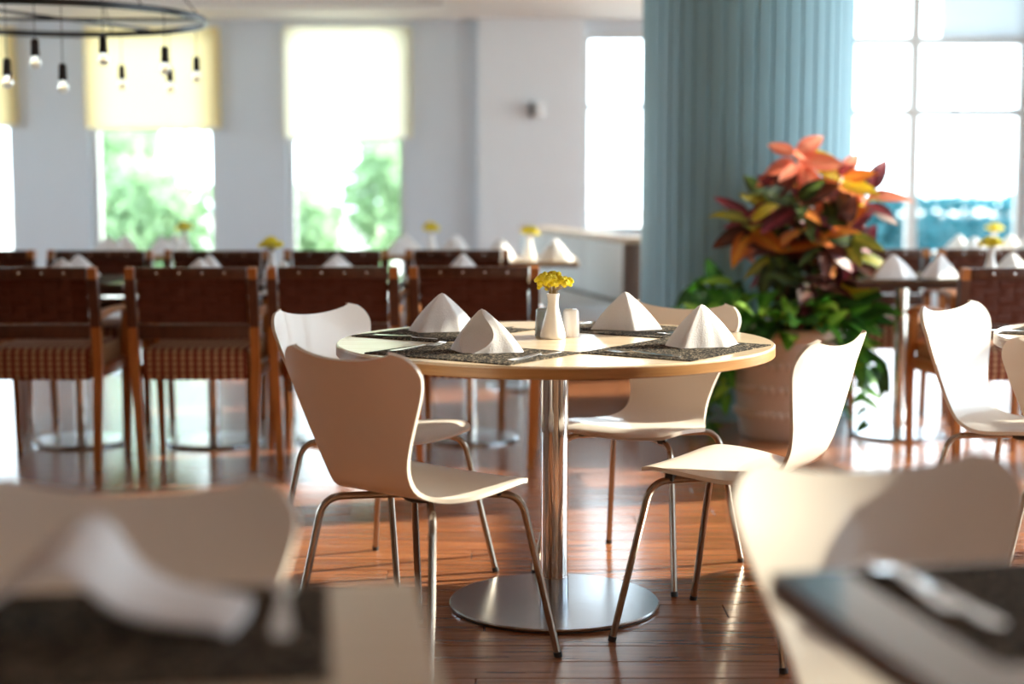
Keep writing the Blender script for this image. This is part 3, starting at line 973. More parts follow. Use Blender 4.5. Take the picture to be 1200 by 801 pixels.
# ------------------------------------------------------------------ foreground place settings
# lower left table
mlc = Vector((-0.200, 1.620)) + fl_lat * 0.225 + fl_e * 0.175
placemat(mlc, fl_r, 'black placemat on the blurred beige table in the lower left corner', 0.45, 0.33)
def draped_napkin():
    # loosely folded napkin standing as an arch, one end trailing to the right
    rows = [(0.075, [(-0.125, 0.0), (-0.080, 0.055), (-0.038, 0.095), (-0.015, 0.104), (0.010, 0.092), (0.040, 0.048), (0.080, 0.022), (0.140, 0.010), (0.165, 0.004)]),
            (0.020, [(-0.128, 0.0), (-0.080, 0.050), (-0.038, 0.085), (-0.012, 0.094), (0.014, 0.080), (0.045, 0.040), (0.085, 0.020), (0.148, 0.010), (0.172, 0.004)]),
            (-0.035, [(-0.122, 0.0), (-0.075, 0.038), (-0.036, 0.064), (-0.010, 0.070), (0.016, 0.058), (0.048, 0.030), (0.090, 0.016), (0.150, 0.010), (0.170, 0.004)])]
    def cr(P, n=6):
        P = [Vector((a, 0, b)) for a, b in P]; out = []
        for i in range(len(P) - 1):
            p0, p1, p2, p3 = P[max(i - 1, 0)], P[i], P[i + 1], P[min(i + 2, len(P) - 1)]
            for k in range(n):
                t = k / n
                out.append(0.5 * ((2 * p1) + (-p0 + p2) * t + (2 * p0 - 5 * p1 + 4 * p2 - p3) * t * t + (-p0 + 3 * p1 - 3 * p2 + p3) * t ** 3))
        return out + [P[-1]]
    R = [(y, cr(p)) for y, p in rows]
    n = len(R[0][1]); nr = 9
    top = []
    for j in range(nr):
        f_ = j / (nr - 1) * (len(R) - 1); i0 = min(int(f_), len(R) - 2); t = f_ - i0
        for k in range(n):
            p = R[i0][1][k].lerp(R[i0 + 1][1][k], t)
            top.append(Vector((p.x, R[i0][0] * (1 - t) + R[i0 + 1][0] * t, max(p.z, 0.0) + 0.009)))
    mb = MB(); N_ = len(top)
    low = [Vector((p.x, p.y, max(p.z - 0.009, 0.0005))) for p in top]
    f = []
    for j in range(nr - 1):
        for k in range(n - 1):
            a = j * n + k
            f += [(a, a + 1, a + n + 1, a + n), (N_ + a, N_ + a + n, N_ + a + n + 1, N_ + a + 1)]
    rim = [k for k in range(n)] + [j * n + n - 1 for j in range(1, nr)] + [(nr - 1) * n + k for k in range(n - 2, -1, -1)] + [j * n for j in range(nr - 2, 0, -1)]
    for i in range(len(rim)):
        a, b = rim[i], rim[(i + 1) % len(rim)]
        f.append((a, b, N_ + b, N_ + a))
    return mb.add(top + low, f).mesh('napkin_draped', M['linen'], angle=60)
dn = napkin(draped_napkin(), -0.42, 1.45, math.radians(-4), 'blurred white napkin arching over the lower left table')
dn.scale = (0.92, 1.0, 0.84)
fork((-0.232, 1.51), (-fl_e.x, -fl_e.y), 'blurred fork beside the napkin on the lower left table')
mrc = Vector((0.372, 1.690)) + fr_lat * 0.225 + fr_e * 0.19
placemat(mrc, fr_r, 'black placemat on the blurred lower right corner table', 0.45, 0.33)
fork((0.425, 1.60), (-0.19, 0.98), 'blurred fork on the lower right corner table, nearer the table edge')
knife((0.452, 1.545), (-0.21, 0.977), 'blurred knife on the lower right corner table, right of the fork')

# right hand round table
dR = Vector((-0.82, 0.57, 0)); cR = TR + dR * 0.383
placemat(cR, ang(dR), 'black placemat on the round table at the right edge')
napkin(NK2, cR.x + 0.01, cR.y, 0.4, 'white napkin on the round table at the right edge')
knife(TR + Vector((-0.49, 0.12, 0)), (0.82, -0.57), 'steel knife on the round table at the right edge')

# ------------------------------------------------------------------ woven armchairs
def armchair(label):
    t = thing('woven_armchair', label, 'armchair', group='brown woven leather armchairs')
    HB = 0.835
    hw = 0.245
    rear = lambda s: [(s * 0.228, -0.215, 0.0), (s * 0.236, -0.222, 0.25), (s * hw, -0.225, 0.44), (s * hw, -0.247, 0.60), (s * hw, -0.285, HB)]
    for s in (-1, 1):
        lg = link('leg', MB().tube(rear(s), [0.019, 0.021, 0.024, 0.024, 0.023], 4, phase=PI / 4, sx=1.05, sy=1.05, up=(0, 1, 0)).mesh('rear_leg', M['amber'], angle=30), t)
        # dark leather wrapped round the post between the rails
        link('post_wrap', MB().tube([(s * hw, -0.2463, 0.595), (s * hw, -0.2800, 0.800)][:1] + [(s * hw, -0.2775, 0.790)], 0.0265, 4, phase=PI / 4, up=(0, 1, 0)).mesh('post_wrap', M['walnut'], angle=30), lg)
        fr = link('leg', MB().tube([(s * 0.238, 0.240, 0.0), (s * 0.243, 0.245, 0.25), (s * 0.246, 0.236, 0.44), (s * 0.248, 0.208, 0.55), (s * 0.249, 0.200, 0.622)], [0.016, 0.020, 0.023, 0.021, 0.019], 4, phase=PI / 4, up=(0, 1, 0)).mesh('front_leg', M['amber'], angle=30), t)
        arm = bez([(s * hw, -0.252, 0.625), (s * 0.249, -0.05, 0.648), (s * 0.251, 0.16, 0.640), (s * 0.250, 0.245, 0.618)], 6, 0.1)
        link('armrest', MB().tube(arm, 0.022, 8, sx=0.62, sy=1.15, up=(0, 0, 1)).mesh('armrest', M['amber'], angle=40), t)
    def rail(nm, y, z, h, mat, w=hw - 0.024):
        link(nm, MB().bbox(-w, w, y - 0.016, y + 0.016, z - h / 2, z + h / 2, b=0.004).mesh(nm, mat), t)
    rail('top_rail', -0.281, 0.812, 0.046, M['walnut'])
    rail('lower_rail', -0.244, 0.574, 0.058, M['walnut'])
    rail('seat_rail', -0.212, 0.400, 0.03, M['amber'], 0.2)
    link('seat_rail', MB().bbox(-0.235, 0.235, 0.215, 0.245, 0.375, 0.425, b=0.004).mesh('front_rail', M['amber']), t)
    for s in (-1, 1):
        link('seat_rail', MB().bbox(s * 0.238 - 0.012, s * 0.238 + 0.012, -0.2, 0.215, 0.375, 0.425, b=0.004).mesh('side_rail', M['amber']), t)
    link('seat_cushion', MB().bbox(-0.219, 0.219, -0.236, 0.262, 0.372, 0.505, b=0.028, seg=4).mesh('seat_cushion', M['stripe'], angle=60), t)
    # woven back: vertical and horizontal straps passing over and under one another
    nx, nz = 7, 5
    X0, X1, Z0, Z1 = -0.218, 0.218, 0.0, 0.182
    cw, ch = (X1 - X0) / nx, (Z1 - Z0) / nz
    tilt = math.atan2(0.281 - 0.246, 0.812 - 0.588)
    org = Vector((0, -0.2495, 0.609))
    def strap(vertical, par):
        mb = MB(); v = []; n = (nz if vertical else nx) * 4
        half = (cw if vertical else ch) * 0.5
        for k in range(n + 1):
            s_ = k / 4
            off = 0.0035 * math.sin(PI * s_ - PI * 0.0) * (1 if par else -1) * (1 if vertical else -1)
            off = 0.004 * math.sin(PI * s_) * (1 if par else -1) * (1 if vertical else -1)
            for (e, dd) in ((-half, 0.0012), (half, 0.0012), (half, -0.0012), (-half, -0.0012)):
                if vertical: v.append((e, off + dd, ch * s_))
                else: v.append((X0 + cw * s_, off + dd, e))
        f = []
        for k in range(n):
            for q in range(4):
                f.append((4 * k + q, 4 * k + (q + 1) % 4, 4 * k + 4 + (q + 1) % 4, 4 * k + 4 + q))
        f += [(0, 1, 2, 3), (4 * n, 4 * n + 3, 4 * n + 2, 4 * n + 1)]
        return mb.add(v, f).mesh('strap', M['leather'])
    sv = [strap(True, 0), strap(True, 1)]; sh = [strap(False, 0), strap(False, 1)]
    for i in range(nx):
        link('strap', sv[i % 2], t, org + Vector((X0 + cw * (i + 0.5), 0, 0)), (tilt, 0, 0))
    for j in range(nz):
        zz = ch * (j + 0.5)
        link('strap', sh[j % 2], t, org + Vector((0, -math.sin(tilt) * zz, math.cos(tilt) * zz)), (tilt, 0, 0))
    sm = MB().ball((0, 0, 0), 0.0065, 8, 6).mesh('stud', M['stud'])
    for x in (-0.135, -0.045, 0.045, 0.135):
        link('stud', sm, t, (x, -0.2985, 0.812)); link('stud', sm, t, (x, -0.2635, 0.812))
    return t

def back_to(px, py_dummy, d, z=0.83):
    return (px - 600) / FPX * d

ac = [
    ((-1.925, 6.385), 0.0, 'woven leather armchair at the left edge, its back to us'),
    ((-1.290, 6.385), 0.02, 'woven leather armchair, second from the left in the near row'),
    ((-0.735, 6.42), 0.05, 'woven leather armchair behind the left white chairs, its back to us'),
    ((-0.142, 6.44), -0.04, 'woven leather armchair right behind the yellow flowers and napkins'),
    ((2.000, 6.36), 0.14, 'woven leather armchair at the right edge behind the cream chair'),
    ((-2.060, 7.36), PI, 'woven armchair facing us across the far left table'),
    ((-1.475, 7.36), PI, 'woven armchair facing us across the table with the tall vase'),
    ((-0.875, 7.40), PI + 0.03, 'woven armchair facing us behind the third armchair'),
    ((-0.285, 7.44), PI - 0.03, 'woven armchair facing us behind the armchair by the flowers'),
    ((1.880, 7.56), PI, 'woven armchair facing us, half hidden behind the leafy planter'),
    ((2.450, 7.56), PI, 'woven armchair facing us at the right edge, before the window'),
    ((-2.68, 7.40), PI - 0.1, 'woven armchair facing us, cut off at the far left edge'),
]
a0 = None
for (p, r, lb) in ac:
    if a0 is None:
        a0 = armchair(lb); a0.location = (p[0], p[1], 0); a0.rotation_euler = (0, 0, r)
    else:
        copy_tree(a0, (p[0], p[1], 0), r, lb)

# settings on the back tables
names = ['far left square table', 'second square table from the left', 'third square table', 'square table behind the yellow flowers', 'square table by the planter', 'square table at the right edge']
for k, (c, lb) in enumerate(back_tables):
    for s, w in ((-1, 'near'), (1, 'far')):
        placemat((c.x, c.y + s * 0.165), 0, 'black placemat on the %s side of the %s' % (w, names[k]), 0.42, 0.30)
    if k == 4:
        napkin(NK3, c.x - 0.085, c.y - 0.17, 0.2, 'white napkin tent by the planter, left of two on the table')
        napkin(NK2, c.x + 0.14, c.y - 0.12, 0.9, 'white napkin tent by the planter, right of two on the table')
    else:
        napkin(NK2, c.x - 0.02, c.y - 0.16, 0.3 * k, 'white napkin tent on the near side of the %s' % names[k], s=0.93)
        napkin(NK2, c.x - 0.04, c.y + 0.16, 1.1 * k + 0.7, 'white napkin tent on the far side of the %s' % names[k], s=0.93)
vase(at(305, 333, z=TH).x, 6.83, 'white vase of yellow flowers between the second and third armchair', seed=2)
shaker(-1.035, 6.90, 'white shaker beside the vase between the armchairs')
vase(2.19, 6.98, 'white vase of yellow flowers on the table at the right edge', seed=3)
fk_n = ['left window table', 'left bench table', 'right bench table', 'right window table']
for k, (p, lb) in enumerate(far_tables):
    for j, (dx, dy) in enumerate([(-0.16, -0.18), (0.16, -0.16), (-0.15, 0.18), (0.17, 0.17)]):
        napkin(NK2, p[0] + dx, p[1] + dy, j * 1.1 + k, 'white napkin tent on the far %s, %s corner' % (fk_n[k], ['near left', 'near right', 'far left', 'far right'][j]), z=TH)
    vase(p[0] + (0.02 if k else 0.26), p[1] + (0.02), 'white vase of yellow flowers on the far %s' % fk_n[k], seed=5 + k)

# ------------------------------------------------------------------ bench by the wall
b0, b1 = Vector((0.11, 11.75)), Vector((0.735, 9.05))
dv = (b1 - b0).normalized(); L_ = (b1 - b0).length
bn = thing('bench', 'pale grey upholstered bench with wooden cap along the window', 'bench', (b0.x, b0.y, 0), math.atan2(dv.y, dv.x))
# local +x runs towards the camera, the seat side is local -y
link('plinth', MB().bbox(0, L_ - 0.03, -0.50, -0.02, 0.0, 0.32, b=0.006).mesh('plinth', M['bench_wood']), bn)
nseg = 3
for k in range(nseg):
    x0 = L_ * k / nseg; x1 = L_ * (k + 1) / nseg - (0.03 if k == nseg - 1 else 0)
    link('seat_cushion', MB().bbox(x0 + 0.003, x1 - 0.003, -0.53, -0.05, 0.322, 0.455, b=0.025, seg=3).mesh('bench_seat', M['bench_fabric'], angle=60), bn)
    link('back_cushion', MB().bbox(x0 + 0.003, x1 - 0.003, -0.06, 0.045, 0.46, 0.812, b=0.02, seg=3).mesh('bench_back', M['bench_fabric'], angle=60), bn)
link('back_board', MB().bbox(0, L_ - 0.03, 0.046, 0.07, 0.0, 0.812, b=0.003).mesh('back_board', M['bench_wood']), bn)
link('cap_rail', MB().bbox(-0.01, L_ + 0.01, -0.055, 0.085, 0.814, 0.85, b=0.006).mesh('cap_rail', M['bench_cap']), bn)
link('end_panel', MB().bbox(L_ - 0.03, L_, -0.075, 0.07, 0.0, 0.813, b=0.004).mesh('end_panel', M['bench_wood']), bn)

# wall fitting on the pier
wp = at(626, 131, y=12.88)
ws = thing('wall_lamp', 'small white wall fitting with dark side on the bright pier', 'wall lamp', (wp.x, 12.88, wp.z - 0.06))
link('back_plate', MB().bbox(-0.035, 0.035, -0.02, 0.0, 0.0, 0.12, b=0.005).mesh('back_plate', M['white_plastic']), ws)
link('lamp_head', MB().bbox(-0.045, -0.005, -0.09, -0.02, 0.02, 0.14, b=0.01).mesh('lamp_head', M['dark_plastic']), ws)
link('lamp_shade', MB().lathe([(0.03, 0.01), (0.042, 0.02), (0.045, 0.12), (0.03, 0.135)], 20, (0.04, -0.07)).mesh('lamp_shade', M['white_plastic']), ws)

# ------------------------------------------------------------------ ring chandelier
CZ, CR, CC = 1.905, 0.715, Vector((-2.11, 7.0))
ch = thing('chandelier', 'black iron ring chandelier with hanging bare bulbs', 'chandelier', (CC.x, CC.y, CZ))
rp = [(CR - 0.008, -0.014), (CR + 0.008, -0.014), (CR + 0.008, 0.014), (CR - 0.008, 0.014), (CR - 0.008, -0.014)]
mb = MB(); n = 96; v = []; f = []
for k in range(n):
    a = 2 * PI * k / n
    for (r, z) in rp[:4]: v.append((r * math.cos(a), r * math.sin(a), z))
for k in range(n):
    for q in range(4):
        f.append((4 * k + q, 4 * k + (q + 1) % 4, 4 * ((k + 1) % n) + (q + 1) % 4, 4 * ((k + 1) % n) + q))
link('ring', mb.add(v, f).mesh('ring', M['black_metal'], angle=30), ch)
for a in (0.02, 1.10):
    link('crossbar', MB().bbox(-CR + 0.008, CR - 0.008, -0.016, 0.016, -0.006, 0.006, b=0.002).mesh('crossbar', M['black_metal']), ch, (0, 0, 0 if a < 1 else 0.0125), (0, 0, a))
for k in range(6):
    a = 2 * PI * k / 6 + 0.35
    link('hanger', MB().tube([(CR * math.cos(a), CR * math.sin(a), 0.012), (0.03 * math.cos(a), 0.03 * math.sin(a), 0.83)], 0.003, 6).mesh('hanger', M['black_metal']), ch)
link('canopy', MB().lathe([(0.001, 0.80), (0.05, 0.80), (0.07, 0.95), (0.07, ZC - CZ - 0.002), (0.001, ZC - CZ - 0.002)], 24).mesh('canopy', M['black_metal']), ch)
SOC = MB().lathe([(0.004, 0.0), (0.012, -0.002), (0.016, -0.012), (0.017, -0.055), (0.019, -0.058), (0.019, -0.070), (0.014, -0.072), (0.001, -0.072)], 16).mesh('socket', M['black_metal'])
BUL = MB().lathe([(0.001, -0.123), (0.012, -0.120), (0.020, -0.110), (0.0225, -0.098), (0.020, -0.086), (0.014, -0.0765), (0.012, -0.0722)], 20).mesh('bulb', M['bulb'])
FIL = MB().tube([(-0.004, 0, -0.078), (-0.006, 0, -0.100), (0, 0, -0.088), (0.006, 0, -0.100), (0.004, 0, -0.078)], 0.0012, 5).mesh('filament', M['filament'])
# (pixel x of the bulb, near or far side of the ring, pixel y of the socket top)
for (px, near_, py) in [(13, 1, 68), (46, 1, 45), (78, 1, 74), (126, 1, 42), (146, 0, 76), (196, 1, 54), (202, 0, 79), (233, 0, 66), (-40, 1, 60), (-70, 0, 70), (-30, 0, 66), (70, 0, 150)]:
    best = None
    for k in range(720):
        a = 2 * PI * k / 720
        x, y = CC.x + CR * math.cos(a), CC.y + CR * math.sin(a)
        if (near_ == 1) != (math.sin(a) < 0): continue
        e = abs(600 + FPX * x / (y * math.cos(PITCH)) - px)
        if best is None or e < best[0]: best = (e, a, y)
    a, y = best[1], best[2]
    if py == 150: continue
    z = at(px, py, y=y).z - CZ
    x_, y_ = CR * math.cos(a), CR * math.sin(a)
    cd = link('pendant_cord', MB().tube([(x_, y_, -0.012), (x_, y_, z)], 0.002, 6).mesh('pendant_cord', M['black_metal']), ch)
    link('socket', SOC, cd, (x_, y_, z))
    link('bulb', BUL, cd, (x_, y_, z))
    link('filament', FIL, cd, (x_, y_, z))

# ------------------------------------------------------------------ planter with croton and trailing pothos
PX, PY = 1.285, 7.06
plt = thing('planter', 'large off white clay planter with beaded rings', 'planter', (PX, PY, 0))
pp = [(0.001, 0.0), (0.205, 0.0), (0.215, 0.01), (0.228, 0.10), (0.243, 0.22), (0.258, 0.34), (0.268, 0.43), (0.262, 0.455), (0.285, 0.470), (0.290, 0.490), (0.285, 0.512), (0.268, 0.515), (0.255, 0.505), (0.245, 0.44), (0.001, 0.43)]
link('pot', MB().lathe(pp, 56).mesh('pot', M['planter'], angle=40), plt)
for z, r in ((0.115, 0.231), (0.235, 0.246), (0.345, 0.2595)):
    mb = MB()
    for k in range(40):
        a = 2 * PI * k / 40
        mb.ball((r * math.cos(a), r * math.sin(a), z), 0.019, 7, 5)
    link('beaded_ring', mb.mesh('beaded_ring', M['planter']), plt)
link('soil', MB().lathe([(0.001, 0.475), (0.12, 0.482), (0.25, 0.470)], 32).mesh('soil', M['soil']), plt)

def leaf_mesh(L, Wd, mat, droop=0.25, fold=0.18, wave=0.0, heart=False):
    nu, nv = 4, 7
    v = []
    for j in range(nv + 1):
        t = j / nv
        if heart:
            w = Wd * (math.sin(PI * min(1, 0.18 + 0.82 * t) ** 0.75) ** 0.8) if t < 1 else 0
            w = Wd * max(0.0, (1 - t) ** 0.65 * (0.55 + 0.45 * math.sin(PI * min(t * 2.2, 1) * 0.5)))
        else:
            w = Wd * (math.sin(PI * (0.06 + 0.94 * t) ** 0.85)) ** 0.85 if t < 1 else 0
        y = L * t
        z = -droop * L * t * t
        for i in range(nu + 1):
            u = -1 + 2 * i / nu
            v.append((u * w, y - (0.03 * abs(u) * (1 - t) if heart else 0), z + fold * abs(u) * w + wave * Wd * math.sin(t * 9) * abs(u)))
    f = []
    for j in range(nv):
        for i in range(nu):
            a = j * (nu + 1) + i
            f.append((a, a + 1, a + nu + 2, a + nu + 1))
    me = bpy.data.meshes.new('leaf')
    me.from_pydata(v, [], f)
    me.materials.append(mat)
    me.polygons.foreach_set('use_smooth', [True] * len(f))
    return me

LM = {
    'bronze': leaf_mat('bronze_leaf', (0.075, 0.026, 0.020), (0.20, 0.055, 0.035)),
    'plum': leaf_mat('plum_leaf', (0.110, 0.018, 0.032), (0.36, 0.05, 0.075)),
    'dark': leaf_mat('dark_green_leaf', (0.030, 0.055, 0.018), (0.10, 0.15, 0.03)),
    'olive': leaf_mat('olive_leaf', (0.17, 0.20, 0.02), (0.50, 0.42, 0.04)),
    'orange': leaf_mat('orange_leaf', (0.66, 0.17, 0.03), (0.90, 0.40, 0.05)),
    'yellow': leaf_mat('yellow_leaf', (0.82, 0.66, 0.03), (0.92, 0.72, 0.06)),
    'coral': leaf_mat('coral_leaf', (0.74, 0.19, 0.11), (0.90, 0.36, 0.22)),
    'green': leaf_mat('pothos_leaf', (0.055, 0.24, 0.022), (0.14, 0.40, 0.04)),
    'lime': leaf_mat('pale_pothos_leaf', (0.22, 0.48, 0.04), (0.42, 0.65, 0.09)),
    'deep': leaf_mat('deep_green_leaf', (0.018, 0.090, 0.016), (0.05, 0.17, 0.03)),
}
def face_quat(d, n):
    d = d.normalized(); n = (n - d * n.dot(d)).normalized()
    x = d.cross(n)
    return Matrix((x, d, n)).transposed().to_quaternion()
cro = thing('croton_plant', 'croton with dark bronze, orange, yellow and coral leaves', 'plant', (PX + 0.06, PY, 0.47))
CLM = {k: [leaf_mesh(0.205, 0.044, LM[k], 0.22, 0.2, 0.06), leaf_mesh(0.175, 0.040, LM[k], 0.45, 0.12, 0.1), leaf_mesh(0.19, 0.047, LM[k], 0.1, 0.2, 0.04)] for k in ('bronze', 'plum', 'dark', 'olive', 'orange', 'yellow', 'coral')}
dark_mix = ['bronze'] * 7 + ['plum'] * 3 + ['dark'] * 7 + ['olive'] * 2 + ['orange']
warm_mix = ['coral'] * 3 + ['orange'] * 4 + ['bronze'] * 4 + ['olive'] * 2 + ['plum'] * 2
yel_mix = ['yellow'] * 2 + ['olive'] * 3 + ['orange'] * 3 + ['bronze'] * 4 + ['plum'] * 2
rg = random.Random(21)
rosettes = [((932, 182), -0.08, ['coral'] * 6 + ['bronze'] * 2 + ['orange'], 14, -0.25), ((985, 205), -0.06, warm_mix + ['yellow'] * 4, 16, 0.1), ((1014, 225), -0.02, warm_mix + ['plum'] * 3 + ['yellow'] * 2, 15, 0.1),
            ((880, 255), -0.04, yel_mix + ['coral'] * 2, 14, -0.1), ((935, 232), -0.14, dark_mix + ['orange'] * 3, 17, 0.0), ((965, 275), -0.16, dark_mix + ['orange'] * 3 + ['yellow'], 17, -0.1),
            ((910, 290), -0.10, dark_mix, 16, -0.2), ((1003, 295), -0.02, dark_mix + ['plum'] * 4, 15, -0.2), ((950, 325), -0.14, dark_mix, 16, -0.3), ((985, 340), -0.08, dark_mix + ['yellow'], 13, -0.3),
            ((905, 240), 0.06, dark_mix, 18, 0), ((960, 250), 0.10, dark_mix, 20, 0), ((930, 345), -0.05, dark_mix, 18, -0.3), ((985, 265), -0.1, dark_mix + ['orange'] * 4, 18, 0.1), ((940, 290), 0.0, dark_mix, 20, 0), ((970, 310), 0.05, dark_mix, 20, 0)]
base = cro.location.copy()
for ((px, py), dy, mix, n, tilt0) in rosettes:
    tip = at(px, py, y=PY + dy) - base
    mid = Vector((tip.x * 0.35, tip.y * 0.3, tip.z * 0.5))
    link('stem', MB().tube(bez([(0, 0, 0.0), mid, tip], 8, 0.12), [0.012] + [0.008] * 9 + [0.005], 7).mesh('stem', M['bark']), cro)
    for k in range(n):
        a = 2.399 * k + rg.random() * 0.5
        lev = k / n
        el = 0.85 - 1.65 * lev + rg.uniform(-0.2, 0.2) + tilt0
        me = rg.choice(CLM[rg.choice(mix)])
        d = Vector((math.cos(a) * math.cos(el), math.sin(a) * math.cos(el), math.sin(el)))
        nv_ = Vector((d.x * 0.5 + rg.uniform(-0.5, 0.5), d.y * 0.5 - 0.75 + rg.uniform(-0.4, 0.4), 0.75))
        q = face_quat(d, nv_)
        o = link('leaf', me, cro, tip + Vector((0, 0, -0.075 * lev)) + d * 0.012)
        o.rotation_mode = 'QUATERNION'
        o.rotation_quaternion = q
        s = rg.uniform(0.72, 1.12); o.scale = (s * rg.uniform(0.9, 1.15), s, s)

pot = thing('pothos_plant', 'trailing green pothos spilling over the planter rim', 'plant', (PX, PY, 0.475))
GLM = {k: [leaf_mesh(0.110, 0.047, LM[k], 0.2, 0.2, 0, True), leaf_mesh(0.135, 0.055, LM[k], 0.35, 0.15, 0, True), leaf_mesh(0.09, 0.038, LM[k], 0.1, 0.3, 0, True)] for k in ('green', 'lime', 'deep')}
pb = pot.location.copy()
def put_leaf(p, d, mix, s0=0.8, s1=1.25):
    o = link('leaf', rg.choice(GLM[rg.choice(mix)]), pot, p - pb)
    o.rotation_mode = 'QUATERNION'
    o.rotation_quaternion = face_quat(d, Vector((d.x * 0.5 + rg.uniform(-0.4, 0.4), -0.7 + rg.uniform(-0.4, 0.4), 0.7)))
    s = rg.uniform(s0, s1); o.scale = (s, s, s)
# mound round the rim
cnt = 0
for k in range(125):
    a = rg.random() * 2 * PI
    if math.sin(a) > 0.55 and rg.random() < 0.7: a = -a
    rr = 0.15 + (0.36 if math.cos(a) < 0 else 0.24) * math.sqrt(rg.random())
    p = Vector((PX + rr * math.cos(a) * 1.05, PY + rr * math.sin(a) * (0.75 if math.sin(a) < 0 else 0.45), 0.50 + 0.26 * rg.random() * (1.25 - rr / 0.52)))
    d = Vector((math.cos(a), math.sin(a), rg.uniform(-0.5, 0.7)))
    put_leaf(p, d, ['green'] * 5 + ['deep'] * 4 + ['lime'] * 2); cnt += 1
for k in range(34):                       # spill towards the left of the column front
    p = Vector((rg.uniform(0.80, 1.06), PY + rg.uniform(-0.16, 0.16), rg.uniform(0.50, 0.72)))
    put_leaf(p, Vector((rg.uniform(-1, 0.2), rg.uniform(-0.6, 0.2), rg.uniform(-0.6, 0.5))), ['green'] * 4 + ['deep'] * 4 + ['lime']); cnt += 1
# vines: list of (start angle, end offset x, y, end z)
vines = [(PI + 0.2, -0.40, -0.02, 0.12), (PI - 0.1, -0.36, 0.05, 0.03), (PI + 0.5, -0.31, -0.14, 0.20), (0.0, 0.36, -0.05, 0.06), (-0.3, 0.34, -0.12, 0.18), (0.2, 0.44, 0.0, 0.28), (-0.9, 0.20, -0.24, 0.12), (PI + 0.05, -0.46, 0.03, 0.10), (PI + 0.35, -0.38, -0.08, 0.05), (-0.55, 0.29, -0.20, 0.30)]
for (a, ex, ey, ez) in vines:
    p0 = Vector((PX + 0.2 * math.cos(a), PY + 0.2 * math.sin(a), 0.50))
    p1 = Vector((PX + 0.34 * math.cos(a), PY + 0.34 * math.sin(a), 0.55))
    p2 = Vector((PX + ex, PY + ey, ez))
    path = [p0.lerp(p1, t) if False else (p0 * (1 - t) ** 2 + p1 * 2 * t * (1 - t) + p2 * t * t) for t in [i / 14 for i in range(15)]]
    link('vine', MB().tube([q - pb for q in path], 0.003, 5).mesh('vine', LM['green']), pot)
    for i in range(4, 15):
        for _ in range(1):
            d = Vector((rg.uniform(-1, 1), rg.uniform(-1, 0.2), rg.uniform(-0.9, 0.2)))
            put_leaf(path[i], d, ['green'] * 4 + ['deep'] * 5 + ['lime'], 0.6, 1.0); cnt += 1

# ------------------------------------------------------------------ garden outside
struct('ground', MB().box(-40, 60, -30, 70, -0.5, -0.12).mesh('ground', M['paving'], smooth=False), 'pale sunlit paving outside the windows')
def foliage(n, rx, ry, rz, size, seed, box=False):
    g = np.random.default_rng(seed)
    if box:
        c = g.uniform(-1, 1, (n, 3))
        ax = g.integers(0, 3, n)
        c[np.arange(n), ax] = np.sign(c[np.arange(n), ax]) * g.uniform(0.75, 1.05, n)
    else:
        c = g.normal(size=(n, 3)); c /= np.linalg.norm(c, axis=1, keepdims=True)
        c *= (g.uniform(0.45, 1.0, (n, 1))) * (1 + 0.18 * np.sin(5 * c[:, :1] + 3 * c[:, 1:2] + 4 * c[:, 2:3]))
    c = c * np.array([rx, ry, rz])
    a = g.normal(size=(n, 3)); a /= np.linalg.norm(a, axis=1, keepdims=True)
    b = g.normal(size=(n, 3)); b -= a * (a * b).sum(1, keepdims=True); b /= np.linalg.norm(b, axis=1, keepdims=True)
    s = size * g.uniform(0.6, 1.3, (n, 1))
    V = np.stack([c - a * s, c + b * s * 0.5, c + a * s, c - b * s * 0.5], 1).reshape(-1, 3)
    F = np.arange(4 * n).reshape(n, 4)
    me = bpy.data.meshes.new('foliage')
    me.from_pydata(V.tolist(), [], F.tolist())
    return me
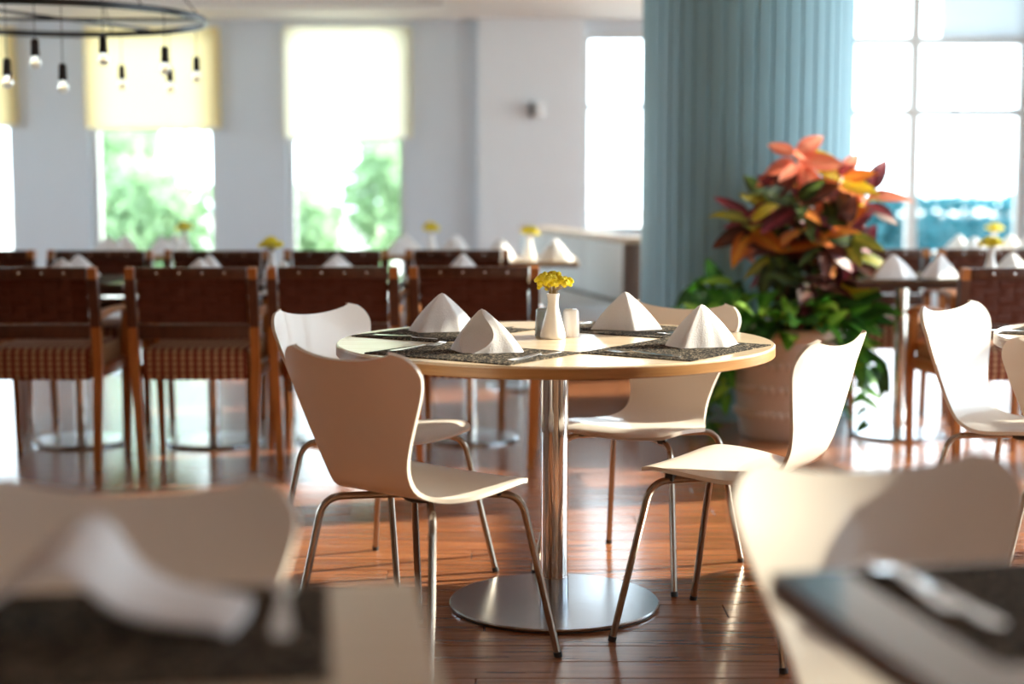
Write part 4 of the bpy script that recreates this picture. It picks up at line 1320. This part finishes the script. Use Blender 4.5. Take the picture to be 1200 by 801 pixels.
def bush(label, x, y, rx, ry, rz, n, mat, seed, name='shrub', cat='shrub'):
    t = thing(name, label, cat, (x, y, -0.12), 0)
    me = foliage(n, rx, ry, rz, 0.09, seed); me.materials.append(mat)
    o = link('foliage', me, t, (0, 0, rz * 0.95 + 0.1)); o['kind'] = 'stuff'
    mb = MB()
    for k in range(5):
        a = k * 1.256
        mb.tube([(0.04 * math.cos(a), 0.04 * math.sin(a), 0), (rx * 0.4 * math.cos(a), ry * 0.4 * math.sin(a), rz * 1.1)], [0.03, 0.012], 6)
    link('stem', mb.mesh('shrub_stem', M['trunk']), t)
def tree(label, x, y, h, r, seed):
    t = thing('garden_tree', label, 'tree', (x, y, -0.12), 0)
    link('trunk', MB().tube([(0, 0, 0), (0.06, 0.03, h * 0.35), (0.02, 0.0, h * 0.75)], [0.16, 0.12, 0.06], 9).mesh('trunk', M['trunk']), t)
    me = foliage(2600, r, r, r * 0.8, 0.16, seed); me.materials.append(M['leaf_out'])
    o = link('crown', me, t, (0, 0, h * 0.78)); o['kind'] = 'stuff'
hg = thing('hedge', 'clipped blue green hedge outside the right window', 'hedge', (8.0, 20.5, -0.12))
me = foliage(9000, 3.9, 0.6, 0.52, 0.085, 4, box=True); me.materials.append(M['leaf_hedge'])
o = link('foliage', me, hg, (0, 0, 0.56)); o['kind'] = 'stuff'
link('leaf_core', MB().bbox(-3.6, 3.6, -0.42, 0.42, 0, 0.85, b=0.1).mesh('hedge_core', M['leaf_hedge']), hg)  # solid leaf-coloured box added to fill the hedge, no real branches
bush('green shrub outside the left window, left of the flowers', -4.6, 19.5, 0.9, 0.7, 0.75, 2600, M['leaf_out'], 11)
bush('taller green shrub outside the left window', -5.6, 21.5, 1.0, 0.9, 1.15, 2800, M['leaf_out'], 12)
bush('green shrub outside under the bright blind, left', -2.75, 20.0, 0.6, 0.6, 0.62, 2000, M['leaf_out'], 13)
bush('green shrub outside under the bright blind, right', -1.75, 21.0, 0.55, 0.6, 1.0, 2000, M['leaf_out'], 14)
bush('green shrub outside the far left window', -7.6, 19.0, 0.8, 0.7, 0.8, 2200, M['leaf_out'], 15)
bush('pale green shrub outside behind the croton', 3.4, 18.6, 0.5, 0.5, 0.62, 1600, M['leaf_out'], 16)
tree('slender garden tree far outside the left window', -7.2, 30, 4.2, 1.6, 17)
tree('broad garden tree far outside the bright blind', -2.6, 31, 4.0, 1.5, 18)
